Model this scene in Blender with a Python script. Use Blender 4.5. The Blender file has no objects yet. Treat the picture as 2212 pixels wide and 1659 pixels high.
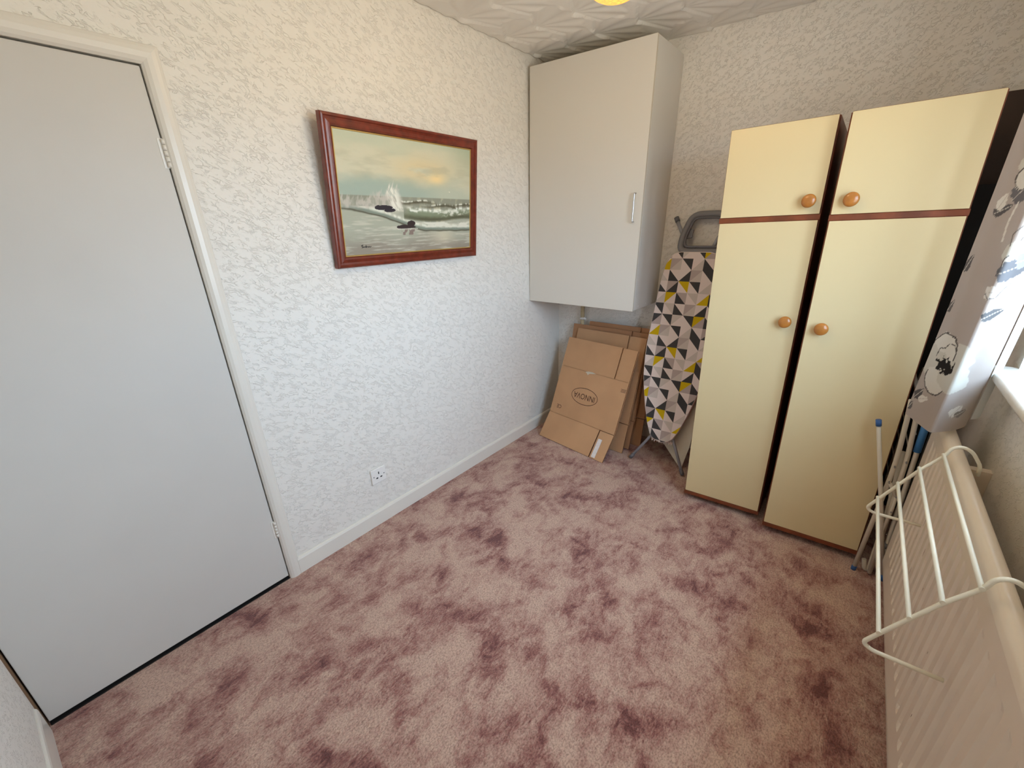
import bpy, bmesh, math, random
import numpy as np
from mathutils import Vector, Matrix

random.seed(7)
C = bpy.context.scene.collection
sc = bpy.context.scene
PI = math.pi

# ------------------------------------------------------------------ camera
F_PX, IW, IH = 929.2555, 2212, 1659
cd = bpy.data.cameras.new('camera')
cd.sensor_fit = 'HORIZONTAL'
cd.sensor_width = 36.0
cd.lens = F_PX / IW * 36.0
cd.shift_x = -2.5492 / IW
cd.shift_y = 45.3566 / IW
cd.clip_start = 0.02
cam = bpy.data.objects.new('camera', cd)
cam.location = (1.843, -2.9629, 1.5168)
cam.rotation_euler = (1.1789, 0.0273, 0.6572)
C.objects.link(cam)
sc.camera = cam

# ------------------------------------------------------------------ daylight
SKY_UP, SKY_LOW, SKY_STRENGTH = (0.55, 0.76, 1.0), (0.42, 0.42, 0.38), 11.0
EXPOSURE = 0.85
LAMP_W = 7.0
w = bpy.data.worlds.new('sky')
sc.world = w
w.use_nodes = True
wn, wl = w.node_tree.nodes, w.node_tree.links
wn.clear()
wo = wn.new('ShaderNodeOutputWorld')
wb = wn.new('ShaderNodeBackground')
wtc = wn.new('ShaderNodeTexCoord')
wsep = wn.new('ShaderNodeSeparateXYZ')
wramp = wn.new('ShaderNodeValToRGB')
wramp.color_ramp.elements[0].position = 0.47
wramp.color_ramp.elements[0].color = (*SKY_LOW, 1)
wramp.color_ramp.elements[1].position = 0.53
wramp.color_ramp.elements[1].color = (*SKY_UP, 1)
wmap = wn.new('ShaderNodeMapRange')
wmap.inputs['From Min'].default_value = -1
wl.new(wtc.outputs['Generated'], wsep.inputs[0])
wl.new(wsep.outputs['Z'], wmap.inputs['Value'])
wl.new(wmap.outputs[0], wramp.inputs[0])
wl.new(wramp.outputs[0], wb.inputs['Color'])
wb.inputs['Strength'].default_value = SKY_STRENGTH
wl.new(wb.outputs[0], wo.inputs['Surface'])

# room and window dimensions
W, H, YN = 2.32, 2.473, -3.215
WY0, WY1, WZ0, WZ1 = -2.30, -0.90, 1.04, 2.12     # window opening in the right wall

pl = bpy.data.lights.new('window_portal', 'AREA')
pl.shape = 'RECTANGLE'
pl.size, pl.size_y = WZ1 - WZ0, WY1 - WY0
pl.cycles.is_portal = True
po = bpy.data.objects.new('window_portal', pl)
po.location = (W + 0.19, (WY0 + WY1) / 2, (WZ0 + WZ1) / 2)
po.rotation_euler = (0, PI / 2, 0)
C.objects.link(po)

sc.view_settings.view_transform = 'Standard'
sc.view_settings.look = 'None'
sc.view_settings.gamma = 1
sc.view_settings.use_curve_mapping = False
sc.view_settings.exposure = EXPOSURE
sc.cycles.max_bounces = 14
sc.cycles.diffuse_bounces = 8
sc.cycles.transparent_max_bounces = 12

# ------------------------------------------------------------------ helpers
def lin(c):
    return tuple(((v / 255) / 12.92 if v / 255 <= 0.04045 else ((v / 255 + 0.055) / 1.055) ** 2.4) for v in c)


def mat(name, rgb=(200, 200, 200), rough=0.5, spec=0.5, metal=0.0, bump=None, var=None, transm=None):
    """bump=(scale, distance, kind); var=(scale, amount): gentle tone variation of the paint itself"""
    m = bpy.data.materials.new(name)
    m.use_nodes = True
    nt = m.node_tree
    b = nt.nodes['Principled BSDF']
    col = lin(rgb)
    b.inputs['Base Color'].default_value = (*col, 1)
    b.inputs['Roughness'].default_value = rough
    b.inputs['Specular IOR Level'].default_value = spec
    b.inputs['Metallic'].default_value = metal
    tc = nt.nodes.new('ShaderNodeTexCoord')
    if var:
        n = nt.nodes.new('ShaderNodeTexNoise')
        n.inputs['Scale'].default_value = var[0]
        n.inputs['Detail'].default_value = 5
        nt.links.new(tc.outputs['Object'], n.inputs['Vector'])
        r = nt.nodes.new('ShaderNodeValToRGB')
        r.color_ramp.elements[0].position = 0.35
        r.color_ramp.elements[1].position = 0.65
        r.color_ramp.elements[0].color = (*[v * (1 - var[1]) for v in col], 1)
        r.color_ramp.elements[1].color = (*[min(1, v * (1 + var[1])) for v in col], 1)
        nt.links.new(n.outputs['Fac'], r.inputs[0])
        nt.links.new(r.outputs[0], b.inputs['Base Color'])
    if bump:
        n = nt.nodes.new('ShaderNodeTexNoise')
        n.inputs['Scale'].default_value = bump[0]
        n.inputs['Detail'].default_value = 4
        nt.links.new(tc.outputs['Object'], n.inputs['Vector'])
        bp = nt.nodes.new('ShaderNodeBump')
        bp.inputs['Distance'].default_value = bump[1]
        bp.inputs['Strength'].default_value = 1.0
        nt.links.new(n.outputs['Fac'], bp.inputs['Height'])
        nt.links.new(bp.outputs[0], b.inputs['Normal'])
    return m


def mesh_obj(name, verts, faces, m, parent=None, mids=None, smooth=False, loc=None):
    me = bpy.data.meshes.new(name)
    me.from_pydata([tuple(v) for v in verts], [], faces)
    ms = m if isinstance(m, (list, tuple)) else [m]
    for q in ms:
        me.materials.append(q)
    if mids is not None:
        me.polygons.foreach_set('material_index', mids)
    if smooth:
        me.polygons.foreach_set('use_smooth', [True] * len(me.polygons))
    me.update()
    o = bpy.data.objects.new(name, me)
    C.objects.link(o)
    if parent:
        o.parent = parent
    if loc:
        o.location = loc
    return o


def bm_obj(name, bm, m, parent=None, smooth=False):
    me = bpy.data.meshes.new(name)
    bm.to_mesh(me)
    bm.free()
    ms = m if isinstance(m, (list, tuple)) else [m]
    for q in ms:
        me.materials.append(q)
    if smooth:
        me.polygons.foreach_set('use_smooth', [True] * len(me.polygons))
    o = bpy.data.objects.new(name, me)
    C.objects.link(o)
    if parent:
        o.parent = parent
    return o


def add_box(bm, x0, x1, y0, y1, z0, z1, bev=0.0, seg=2):
    t = bmesh.new()
    bmesh.ops.create_cube(t, size=1)
    for v in t.verts:
        v.co = Vector(((x0 + x1) / 2 + v.co.x * (x1 - x0), (y0 + y1) / 2 + v.co.y * (y1 - y0), (z0 + z1) / 2 + v.co.z * (z1 - z0)))
    if bev > 0:
        bmesh.ops.bevel(t, geom=list(t.edges), offset=bev, segments=seg, profile=0.5, affect='EDGES')
    merge(bm, t)


def merge(bm, t, M=None):
    vm = {}
    for v in t.verts:
        vm[v] = bm.verts.new(M @ v.co if M else v.co)
    for f in t.faces:
        try:
            nf = bm.faces.new([vm[v] for v in f.verts])
            nf.material_index = f.material_index
            nf.smooth = f.smooth
        except ValueError:
            pass
    t.free()


def box(name, x0, x1, y0, y1, z0, z1, m, parent=None, bev=0.0, seg=2, smooth=False):
    bm = bmesh.new()
    add_box(bm, x0, x1, y0, y1, z0, z1, bev, seg)
    return bm_obj(name, bm, m, parent, smooth)


def rounded_path(pts, rad, n=6):
    """polyline with its corners rounded"""
    P = [Vector(p) for p in pts]
    out = [P[0]]
    for i in range(1, len(P) - 1):
        a, b, c = P[i - 1], P[i], P[i + 1]
        d1, d2 = (a - b), (c - b)
        r = min(rad, d1.length * 0.49, d2.length * 0.49)
        p1, p2 = b + d1.normalized() * r, b + d2.normalized() * r
        for k in range(n + 1):
            t = k / n
            out.append((1 - t) ** 2 * p1 + 2 * t * (1 - t) * b + t * t * p2)
    out.append(P[-1])
    return out


def add_tube(bm, pts, r, seg=10, caps=True, closed=False, flat=1.0):
    P = [Vector(p) for p in pts]
    n = len(P)
    rings = []
    prev = None
    for i in range(n):
        if closed:
            t = (P[(i + 1) % n] - P[i - 1]).normalized()
        else:
            t = (P[min(i + 1, n - 1)] - P[max(i - 1, 0)]).normalized()
        if prev is None:
            ref = Vector((0, 0, 1)) if abs(t.z) < 0.9 else Vector((1, 0, 0))
            u = t.cross(ref).normalized()
        else:
            u = (prev - t * prev.dot(t)).normalized()
        prev = u
        v = t.cross(u)
        ri = r[i] if isinstance(r, (list, tuple)) else r
        rings.append([bm.verts.new(P[i] + (u * math.cos(2 * PI * k / seg) * flat + v * math.sin(2 * PI * k / seg)) * ri) for k in range(seg)])
    m = n if closed else n - 1
    for i in range(m):
        a, b = rings[i], rings[(i + 1) % n]
        for k in range(seg):
            f = bm.faces.new((a[k], a[(k + 1) % seg], b[(k + 1) % seg], b[k]))
            f.smooth = True
    if caps and not closed:
        bm.faces.new(rings[0][::-1])
        bm.faces.new(rings[-1])


def tube(name, pts, r, m, parent=None, seg=10, closed=False, flat=1.0):
    bm = bmesh.new()
    add_tube(bm, pts, r, seg, True, closed, flat)
    bmesh.ops.recalc_face_normals(bm, faces=bm.faces)
    return bm_obj(name, bm, m, parent)


def lathe(name, prof, m, parent=None, seg=24, axis='Z', loc=(0, 0, 0)):
    """prof = [(radius, height)]"""
    bm = bmesh.new()
    rings = []
    for r, h in prof:
        ring = []
        for k in range(seg):
            a = 2 * PI * k / seg
            p = Vector((r * math.cos(a), r * math.sin(a), h))
            if axis == 'Y':      # height runs towards -y
                p = Vector((p.x, -p.z, p.y))
            elif axis == 'X':
                p = Vector((p.z, p.x, p.y))
            ring.append(bm.verts.new(p + Vector(loc)))
        rings.append(ring)
    for i in range(len(rings) - 1):
        for k in range(seg):
            f = bm.faces.new((rings[i][k], rings[i][(k + 1) % seg], rings[i + 1][(k + 1) % seg], rings[i + 1][k]))
            f.smooth = True
    bm.faces.new(rings[0][::-1])
    bm.faces.new(rings[-1])
    bmesh.ops.recalc_face_normals(bm, faces=bm.faces)
    return bm_obj(name, bm, m, parent)


def thing(name, label, cat, loc=(0, 0, 0), rot=(0, 0, 0), group=None):
    o = bpy.data.objects.new(name, None)
    o.empty_display_size = 0.05
    C.objects.link(o)
    o.location = loc
    o.rotation_euler = rot
    tag(o, label, cat, group)
    return o


def tag(o, label, cat, group=None):
    o['label'] = label
    o['category'] = cat
    if group:
        o['group'] = group
    return o


def struct(o, label=None):
    o['kind'] = 'structure'
    if label:
        o['label'] = label
    return o


_rng = np.random.RandomState(3)
_tab = _rng.rand(256, 256)


def vnoise(x, y):
    xi, yi = np.floor(x).astype(int), np.floor(y).astype(int)
    fx, fy = x - xi, y - yi
    fx, fy = fx * fx * (3 - 2 * fx), fy * fy * (3 - 2 * fy)
    g = lambda a, b: _tab[a % 256, b % 256]
    return (g(xi, yi) * (1 - fx) + g(xi + 1, yi) * fx) * (1 - fy) + (g(xi, yi + 1) * (1 - fx) + g(xi + 1, yi + 1) * fx) * fy


def fbm(x, y, o=5):
    s, a, t = 0, 0.5, 0
    for i in range(o):
        s = s + a * vnoise(x * 2 ** i + 17.3 * i, y * 2 ** i + 9.1 * i)
        t += a
        a *= 0.5
    return s / t


def sstep(a, b, x):
    t = np.clip((x - a) / (b - a), 0, 1)
    return t * t * (3 - 2 * t)


def colour_attr(me, cols):
    a = me.color_attributes.new('print', 'FLOAT_COLOR', 'POINT')
    q = np.ones((len(me.vertices), 4), dtype=np.float32)
    q[:, :3] = cols
    a.data.foreach_set('color', q.ravel())


def srgb2lin(a):
    a = np.asarray(a) / 255.0
    return np.where(a <= 0.04045, a / 12.92, ((a + 0.055) / 1.055) ** 2.4)


# ------------------------------------------------------------------ materials
def wall_material(name, rgb, strength=1.0):
    """embossed wallpaper: short crinkled ridges"""
    m = mat(name, rgb, rough=0.55, spec=0.35)
    nt = m.node_tree
    b = nt.nodes['Principled BSDF']
    tc = nt.nodes.new('ShaderNodeTexCoord')
    mp = nt.nodes.new('ShaderNodeMapping')
    rot = nt.nodes.new('ShaderNodeMapping')
    rot.inputs['Rotation'].default_value = (0.5, 0.5, 0)
    nt.links.new(tc.outputs['Object'], rot.inputs['Vector'])
    mp.inputs['Scale'].default_value = (0.8, 0.62, 1.5)
    nt.links.new(rot.outputs[0], mp.inputs['Vector'])
    n = nt.nodes.new('ShaderNodeTexNoise')
    n.inputs['Scale'].default_value = 72
    n.inputs['Detail'].default_value = 2.0
    n.inputs['Distortion'].default_value = 0.8
    nt.links.new(mp.outputs[0], n.inputs['Vector'])
    # ridge = 1-|2n-1| sharpened, broken up by a second noise
    s1 = nt.nodes.new('ShaderNodeMath'); s1.operation = 'MULTIPLY_ADD'
    s1.inputs[1].default_value = 2.0; s1.inputs[2].default_value = -1.0
    nt.links.new(n.outputs['Fac'], s1.inputs[0])
    s2 = nt.nodes.new('ShaderNodeMath'); s2.operation = 'ABSOLUTE'
    nt.links.new(s1.outputs[0], s2.inputs[0])
    rp = nt.nodes.new('ShaderNodeMapRange')
    rp.interpolation_type = 'SMOOTHSTEP'
    rp.inputs['From Min'].default_value = 0.0
    rp.inputs['From Max'].default_value = 0.11
    rp.inputs['To Min'].default_value = 1.0
    rp.inputs['To Max'].default_value = 0.0
    nt.links.new(s2.outputs[0], rp.inputs['Value'])
    n2 = nt.nodes.new('ShaderNodeTexNoise')
    n2.inputs['Scale'].default_value = 44
    n2.inputs['Detail'].default_value = 3
    nt.links.new(mp.outputs[0], n2.inputs['Vector'])
    mu = nt.nodes.new('ShaderNodeMath'); mu.operation = 'MULTIPLY'
    brk = nt.nodes.new('ShaderNodeMapRange')
    brk.interpolation_type = 'SMOOTHSTEP'
    brk.inputs['From Min'].default_value = 0.42
    brk.inputs['From Max'].default_value = 0.58
    nt.links.new(n2.outputs['Fac'], brk.inputs['Value'])
    nt.links.new(rp.outputs[0], mu.inputs[0])
    nt.links.new(brk.outputs[0], mu.inputs[1])
    ad = nt.nodes.new('ShaderNodeMath'); ad.operation = 'MULTIPLY_ADD'
    ad.inputs[1].default_value = 0.12
    nt.links.new(n2.outputs['Fac'], ad.inputs[0])
    nt.links.new(mu.outputs[0], ad.inputs[2])
    bp = nt.nodes.new('ShaderNodeBump')
    bp.inputs['Distance'].default_value = 0.0015 * strength
    bp.inputs['Strength'].default_value = 0.9
    nt.links.new(ad.outputs[0], bp.inputs['Height'])
    nt.links.new(bp.outputs[0], b.inputs['Normal'])
    return m


M_wall = wall_material('wallpaper_white', (232, 228, 220))
M_gloss = mat('white_gloss_paint', (226, 221, 211), rough=0.3, spec=0.5, var=(3, 0.015))
M_door = mat('white_door_paint', (206, 202, 195), rough=0.5, spec=0.3, bump=(9, 0.0006), var=(2.2, 0.02))
M_dark = mat('dark_backing', (60, 55, 50), rough=0.9)
M_jamb = mat('jamb_shadowed_wood', (120, 92, 66), rough=0.6, var=(20, 0.1))  # brown tone carries the shade on the frame edge
M_ceil = mat('ceiling_plaster', (234, 230, 222), rough=0.75, spec=0.2)
M_plastic = mat('white_plastic', (235, 233, 228), rough=0.3)
M_hole = mat('socket_hole', (25, 24, 24), rough=0.7)
M_screw = mat('screw_metal', (150, 150, 150), rough=0.35, metal=0.8)
M_melamine = mat('white_melamine', (216, 211, 201), rough=0.38, spec=0.4)
M_melamine_edge = mat('melamine_edge', (206, 196, 178), rough=0.5)
M_chrome = mat('brushed_chrome', (205, 205, 208), rough=0.25, metal=1.0)
M_cream = mat('cream_laminate', (217, 198, 154), rough=0.36, spec=0.4, var=(1.6, 0.02))
M_brownwood = mat('brown_wood_veneer', (122, 62, 34), rough=0.4, var=(14, 0.22))
M_knob = mat('varnished_knob_wood', (176, 112, 48), rough=0.25, spec=0.6, var=(40, 0.12))
M_caster = mat('black_caster', (22, 20, 20), rough=0.5)
M_card = mat('cardboard', (196, 154, 116), rough=0.85, spec=0.15, bump=(260, 0.0003), var=(5, 0.05))
M_card2 = mat('cardboard_darker', (174, 130, 96), rough=0.85, spec=0.15, bump=(260, 0.0003), var=(5, 0.06))
M_cardedge = mat('cardboard_edge', (128, 86, 54), rough=0.9, var=(120, 0.25))
M_ink = mat('brown_ink', (72, 42, 30), rough=0.8)
M_tape = mat('white_tape', (228, 222, 220), rough=0.45, var=(60, 0.06))
M_grey = mat('grey_plastic', (124, 124, 128), rough=0.42)
M_greym = mat('grey_painted_steel', (152, 154, 162), rough=0.35)
M_greylid = mat('grey_cap', (104, 104, 110), rough=0.5)
M_panel = mat('cream_board', (205, 196, 176), rough=0.6, var=(8, 0.05))
M_pipe = mat('cream_pipe', (206, 188, 150), rough=0.5, var=(30, 0.06))
M_rad = mat('radiator_enamel', (222, 207, 188), rough=0.3, spec=0.5, var=(6, 0.02))
M_chip = mat('paint_chip', (92, 66, 48), rough=0.8)
M_wire = mat('coated_wire', (236, 230, 210), rough=0.28)
M_tube = mat('airer_tube', (206, 196, 178), rough=0.35)
M_blue = mat('blue_plastic', (62, 122, 178), rough=0.45)
M_blued = mat('blue_cap', (48, 92, 150), rough=0.45)
M_black = mat('matt_black', (20, 18, 17), rough=0.7)
M_darkbrown = mat('matt_dark_brown', (64, 50, 42), rough=0.75, bump=(120, 0.001))
M_upvc = mat('white_upvc', (238, 240, 240), rough=0.3)
M_sill = mat('sill_paint', (228, 224, 214), rough=0.3, bump=(14, 0.0012), var=(12, 0.03))
M_framewood = mat('mahogany_frame', (112, 44, 28), rough=0.28, spec=0.6, var=(26, 0.25))
M_gold = mat('gold_slip', (196, 160, 92), rough=0.4, metal=0.4)
M_white_back = mat('outer_brick', (150, 120, 100), rough=0.9)

# glass: clear, lets the daylight straight through with a weak reflection
M_glass = bpy.data.materials.new('window_glass')
M_glass.use_nodes = True
nt = M_glass.node_tree
nt.nodes.clear()
o_ = nt.nodes.new('ShaderNodeOutputMaterial')
mx = nt.nodes.new('ShaderNodeMixShader')
tr = nt.nodes.new('ShaderNodeBsdfTransparent')
gl = nt.nodes.new('ShaderNodeBsdfGlossy')
gl.inputs['Roughness'].default_value = 0.03
mx.inputs[0].default_value = 0.05
nt.links.new(tr.outputs[0], mx.inputs[1])
nt.links.new(gl.outputs[0], mx.inputs[2])
nt.links.new(mx.outputs[0], o_.inputs['Surface'])

# carpet
M_carpet = bpy.data.materials.new('mottled_carpet')
M_carpet.use_nodes = True
nt = M_carpet.node_tree
b = nt.nodes['Principled BSDF']
b.inputs['Roughness'].default_value = 0.95
b.inputs['Specular IOR Level'].default_value = 0.1
b.inputs['Sheen Weight'].default_value = 0.25
b.inputs['Sheen Roughness'].default_value = 0.5
tc = nt.nodes.new('ShaderNodeTexCoord')


def tex(scale, detail, rough, dist, vec=None, stretch=None, rotz=0):
    n = nt.nodes.new('ShaderNodeTexNoise')
    n.inputs['Scale'].default_value = scale
    n.inputs['Detail'].default_value = detail
    n.inputs['Roughness'].default_value = rough
    n.inputs['Distortion'].default_value = dist
    mp = nt.nodes.new('ShaderNodeMapping')
    if stretch:
        mp.inputs['Scale'].default_value = stretch
        mp.inputs['Rotation'].default_value = (0, 0, rotz)
    nt.links.new(vec or tc.outputs['Object'], mp.inputs['Vector'])
    nt.links.new(mp.outputs[0], n.inputs['Vector'])
    return n.outputs['Fac']


def math_(op, a, bb, c=None):
    n = nt.nodes.new('ShaderNodeMath')
    n.operation = op
    for i, q in enumerate((a, bb, c)):
        if q is None:
            continue
        if isinstance(q, (int, float)):
            n.inputs[i].default_value = q
        else:
            nt.links.new(q, n.inputs[i])
    return n.outputs[0]


big = tex(4.6, 2.0, 0.5, 0.5)
mid = tex(12.5, 4.0, 0.68, 0.6, stretch=(1.0, 0.75, 1), rotz=0.5)
streak = tex(75.0, 3.0, 0.7, 1.2, stretch=(1.0, 0.30, 1), rotz=0.9)
fine = tex(190.0, 2.0, 0.65, 0.5, stretch=(1.0, 0.7, 1), rotz=0.4)
v = math_('MULTIPLY', big, 0.36)
v = math_('MULTIPLY_ADD', mid, 0.42, v)
v = math_('MULTIPLY_ADD', streak, 0.24, v)
ramp = nt.nodes.new('ShaderNodeValToRGB')
cr = ramp.color_ramp
cr.elements[0].position = 0.385
cr.elements[0].color = (*lin((120, 74, 70)), 1)
cr.elements[1].position = 0.58
cr.elements[1].color = (*lin((211, 177, 159)), 1)
e = cr.elements.new(0.44); e.color = (*lin((160, 110, 101)), 1)
e = cr.elements.new(0.495); e.color = (*lin((188, 147, 133)), 1)
nt.links.new(v, ramp.inputs[0])
mixn = nt.nodes.new('ShaderNodeMix')
mixn.data_type = 'RGBA'
mixn.blend_type = 'MULTIPLY'
mixn.inputs['Factor'].default_value = 0.75
fr2 = nt.nodes.new('ShaderNodeValToRGB')
fr2.color_ramp.elements[0].position = 0.33
fr2.color_ramp.elements[0].color = (0.45, 0.42, 0.40, 1)
fr2.color_ramp.elements[1].position = 0.58
fr2.color_ramp.elements[1].color = (1, 1, 1, 1)
nt.links.new(fine, fr2.inputs[0])
nt.links.new(ramp.outputs[0], mixn.inputs['A'])
nt.links.new(fr2.outputs[0], mixn.inputs['B'])
nt.links.new(mixn.outputs['Result'], b.inputs['Base Color'])
hgt = math_('MULTIPLY_ADD', streak, 0.8, fine)
bp = nt.nodes.new('ShaderNodeBump')
bp.inputs['Distance'].default_value = 0.006
bp.inputs['Strength'].default_value = 0.8
nt.links.new(hgt, bp.inputs['Height'])
nt.links.new(bp.outputs[0], b.inputs['Normal'])


def print_material(name, rough=0.6, bump=None, translucent=0.0):
    m = bpy.data.materials.new(name)
    m.use_nodes = True
    n = m.node_tree
    bb = n.nodes['Principled BSDF']
    a = n.nodes.new('ShaderNodeVertexColor')
    a.layer_name = 'print'
    n.links.new(a.outputs['Color'], bb.inputs['Base Color'])
    bb.inputs['Roughness'].default_value = rough
    bb.inputs['Specular IOR Level'].default_value = 0.3
    if bump:
        t = n.nodes.new('ShaderNodeTexCoord')
        q = n.nodes.new('ShaderNodeTexNoise')
        q.inputs['Scale'].default_value = bump[0]
        q.inputs['Detail'].default_value = 3
        n.links.new(t.outputs['Object'], q.inputs['Vector'])
        p = n.nodes.new('ShaderNodeBump')
        p.inputs['Distance'].default_value = bump[1]
        n.links.new(q.outputs['Fac'], p.inputs['Height'])
        n.links.new(p.outputs[0], bb.inputs['Normal'])
    if translucent:
        tl = n.nodes.new('ShaderNodeBsdfTranslucent')
        n.links.new(a.outputs['Color'], tl.inputs['Color'])
        mxs = n.nodes.new('ShaderNodeMixShader')
        mxs.inputs[0].default_value = translucent
        n.links.new(bb.outputs[0], mxs.inputs[1])
        n.links.new(tl.outputs[0], mxs.inputs[2])
        n.links.new(mxs.outputs[0], n.nodes['Material Output'].inputs['Surface'])
    return m


# ------------------------------------------------------------------ room shell
T = 0.12
struct(box('floor', -0.4, W + 0.3, YN - 0.2, 0.2, -0.1, 0.0, M_carpet), 'mottled dusky pink and maroon carpet covering the whole floor')

DY0, DY1, DZ = -3.2057, -2.3882, 1.995       # door leaf


def wall_with_hole(name, axis_pos, thick, a0, a1, z0, z1, h0, h1, hz0, hz1, m):
    """slab in a y-z plane from x=axis_pos to axis_pos+thick with a rectangular hole"""
    bm = bmesh.new()
    xa, xb = sorted((axis_pos, axis_pos + thick))
    for (p, q, r, s) in ((a0, h0, z0, z1), (h1, a1, z0, z1), (h0, h1, z0, hz0), (h0, h1, hz1, z1)):
        if q - p > 1e-6 and s - r > 1e-6:
            add_box(bm, xa, xb, p, q, r, s)
    bmesh.ops.remove_doubles(bm, verts=bm.verts, dist=1e-5)
    return bm_obj(name, bm, m)


struct(wall_with_hole('wall_left', 0, -T, YN - T, T, 0, H, DY0 - 0.005, DY1 + 0.004, 0.0, DZ + 0.006, M_wall))
struct(box('wall_back', 0, W, 0, T, 0, H, M_wall))
struct(box('wall_near', 0, W, YN - T, YN, 0, H, M_wall))
struct(wall_with_hole('wall_right', W, 0.24, YN - T, T, 0, H, WY0, WY1, WZ0, WZ1, M_wall))
# dark box added behind the door to keep sky light from leaking in
bm = bmesh.new()
add_box(bm, -0.32, -0.30, YN - T, -2.2, 0, H)
add_box(bm, -0.30, -T, -2.22, -2.2, 0, H)
add_box(bm, -0.30, -T, YN - T - 0.02, YN - T, 0, H)
struct(bm_obj('wall_light_block', bm, M_dark))

# ceiling: plaster combed into overlapping fans
nx, ny = 300, 420
X = np.linspace(0, W, nx)
Y = np.linspace(YN, 0, ny)
XX, YY = np.meshgrid(X, Y, indexing='ij')
R0, PX, PY = 0.25, 0.218, 0.325
best = np.full(XX.shape, 9.0)
HT = np.full(XX.shape, 0.0085)
rr = np.random.RandomState(5)
for j in range(-1, 12):
    for i in range(-2, 13):
        ax = 0.04 + i * PX + (0.0 if j % 2 == 0 else -0.03) + rr.uniform(-0.015, 0.015)
        ay = -0.03 - j * PY + rr.uniform(-0.02, 0.02) - 0.028 * (i - 2)*0.3
        a0 = rr.uniform(-0.12, 0.12)
        dx, dy = XX - ax, YY - ay
        r = np.hypot(dx, dy)
        th = np.arctan2(dy, dx) - a0
        Rr = R0 * (1 + 0.05 * np.sin(th * 9 + i))
        ok = (r < Rr) & (np.abs(th) < 1.12) & (r < best)
        ridge = np.cos(th * 13.0) * 0.0032 * np.clip(r / R0, 0, 1)
        comb = np.sin(r * 2 * PI / 0.0135) * 0.0004
        h = 0.0075 * (r / R0) ** 1.2 + 0.0045 * (0.55 - np.abs(th) / 2) * (r / R0) + ridge + comb
        HT = np.where(ok, h, HT)
        best = np.where(ok, r, best)
HT += (fbm(XX * 30, YY * 30, 3) - 0.5) * 0.001
edge = np.minimum.reduce([XX, W - XX, -YY, YY - YN])
HT = np.maximum(HT * 1.2, 0.0) * np.clip(edge / 0.01, 0, 1) + 0.0015
vs = np.stack([XX, YY, H - HT], -1).reshape(-1, 3)
idx = np.arange(nx * ny).reshape(nx, ny)
fs = np.stack([idx[:-1, :-1], idx[:-1, 1:], idx[1:, 1:], idx[1:, :-1]], -1).reshape(-1, 4)
me = bpy.data.meshes.new('ceiling')
me.from_pydata(vs.tolist(), [], fs.tolist())
me.materials.append(M_ceil)
me.polygons.foreach_set('use_smooth', [True] * len(me.polygons))
ceil = bpy.data.objects.new('ceiling', me)
C.objects.link(ceil)
struct(ceil, 'off-white plaster ceiling combed into rows of overlapping fan shells')
struct(box('ceiling_slab', -0.4, W + 0.3, YN - 0.2, 0.2, H, H + 0.1, M_dark))


# skirting boards
def skirting(name, p0, p1, inward, h, t):
    d = (Vector(p1) - Vector(p0))
    n = Vector(inward)
    prof = [(0, 0), (t, 0), (t, h - 0.012), (t * 0.75, h - 0.004), (t * 0.3, h), (0, h)]
    vs, fs = [], []
    for base in (Vector(p0), Vector(p1)):
        for a, z in prof:
            vs.append(base + n * a + Vector((0, 0, z)))
    k = len(prof)
    for i in range(k):
        fs.append((i, (i + 1) % k, k + (i + 1) % k, k + i))
    fs += [tuple(range(k))[::-1], tuple(range(k, 2 * k))]
    o = mesh_obj(name, vs, fs, M_gloss)
    bm = bmesh.new(); bm.from_mesh(o.data); bmesh.ops.recalc_face_normals(bm, faces=bm.faces); bm.to_mesh(o.data); bm.free()
    return struct(o)


skirting('baseboard_left', (0, -2.338, 0), (0, 0, 0), (1, 0, 0), 0.088, 0.015)
skirting('baseboard_back', (0.015, 0, 0), (W, 0, 0), (0, -1, 0), 0.088, 0.015)
skirting('baseboard_near', (0.03, YN, 0), (W, YN, 0), (0, 1, 0), 0.12, 0.008)
skirting('baseboard_right', (W, YN, 0), (W, 0, 0), (-1, 0, 0), 0.088, 0.015)

# door leaf, hinges
door = box('door_1', -0.040, -0.001, DY0, DY1, 0.016, DZ, M_door, bev=0.0025)
struct(door, 'plain flush white door with painted hinges on its right edge')
for zc in (1.765, 0.285):
    bm = bmesh.new()
    for k in range(5):
        z = zc - 0.040 + k * 0.0162
        add_tube(bm, [(0.004, DY1 + 0.002, z), (0.004, DY1 + 0.002, z + 0.0148)], 0.0062, 10)
    add_box(bm, -0.003, 0.0006, DY1 - 0.012, DY1 + 0.003, zc - 0.042, zc + 0.042)
    hg = bm_obj('hinge', bm, M_gloss, door)

struct(box('trim_5', -0.11, 0.003, DY0, DY1, -0.001, 0.004, M_black), 'dark threshold strip under the door')
# door frame: jamb lining plus rounded architrave
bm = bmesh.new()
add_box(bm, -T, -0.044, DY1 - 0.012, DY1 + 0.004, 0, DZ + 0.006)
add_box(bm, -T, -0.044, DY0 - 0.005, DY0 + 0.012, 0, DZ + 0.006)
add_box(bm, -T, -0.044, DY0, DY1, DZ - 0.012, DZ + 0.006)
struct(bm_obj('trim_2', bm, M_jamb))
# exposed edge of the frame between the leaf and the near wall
struct(box('trim_3', -0.04, 0.004, YN, DY0 - 0.004, 0, DZ + 0.006, M_jamb))

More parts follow.
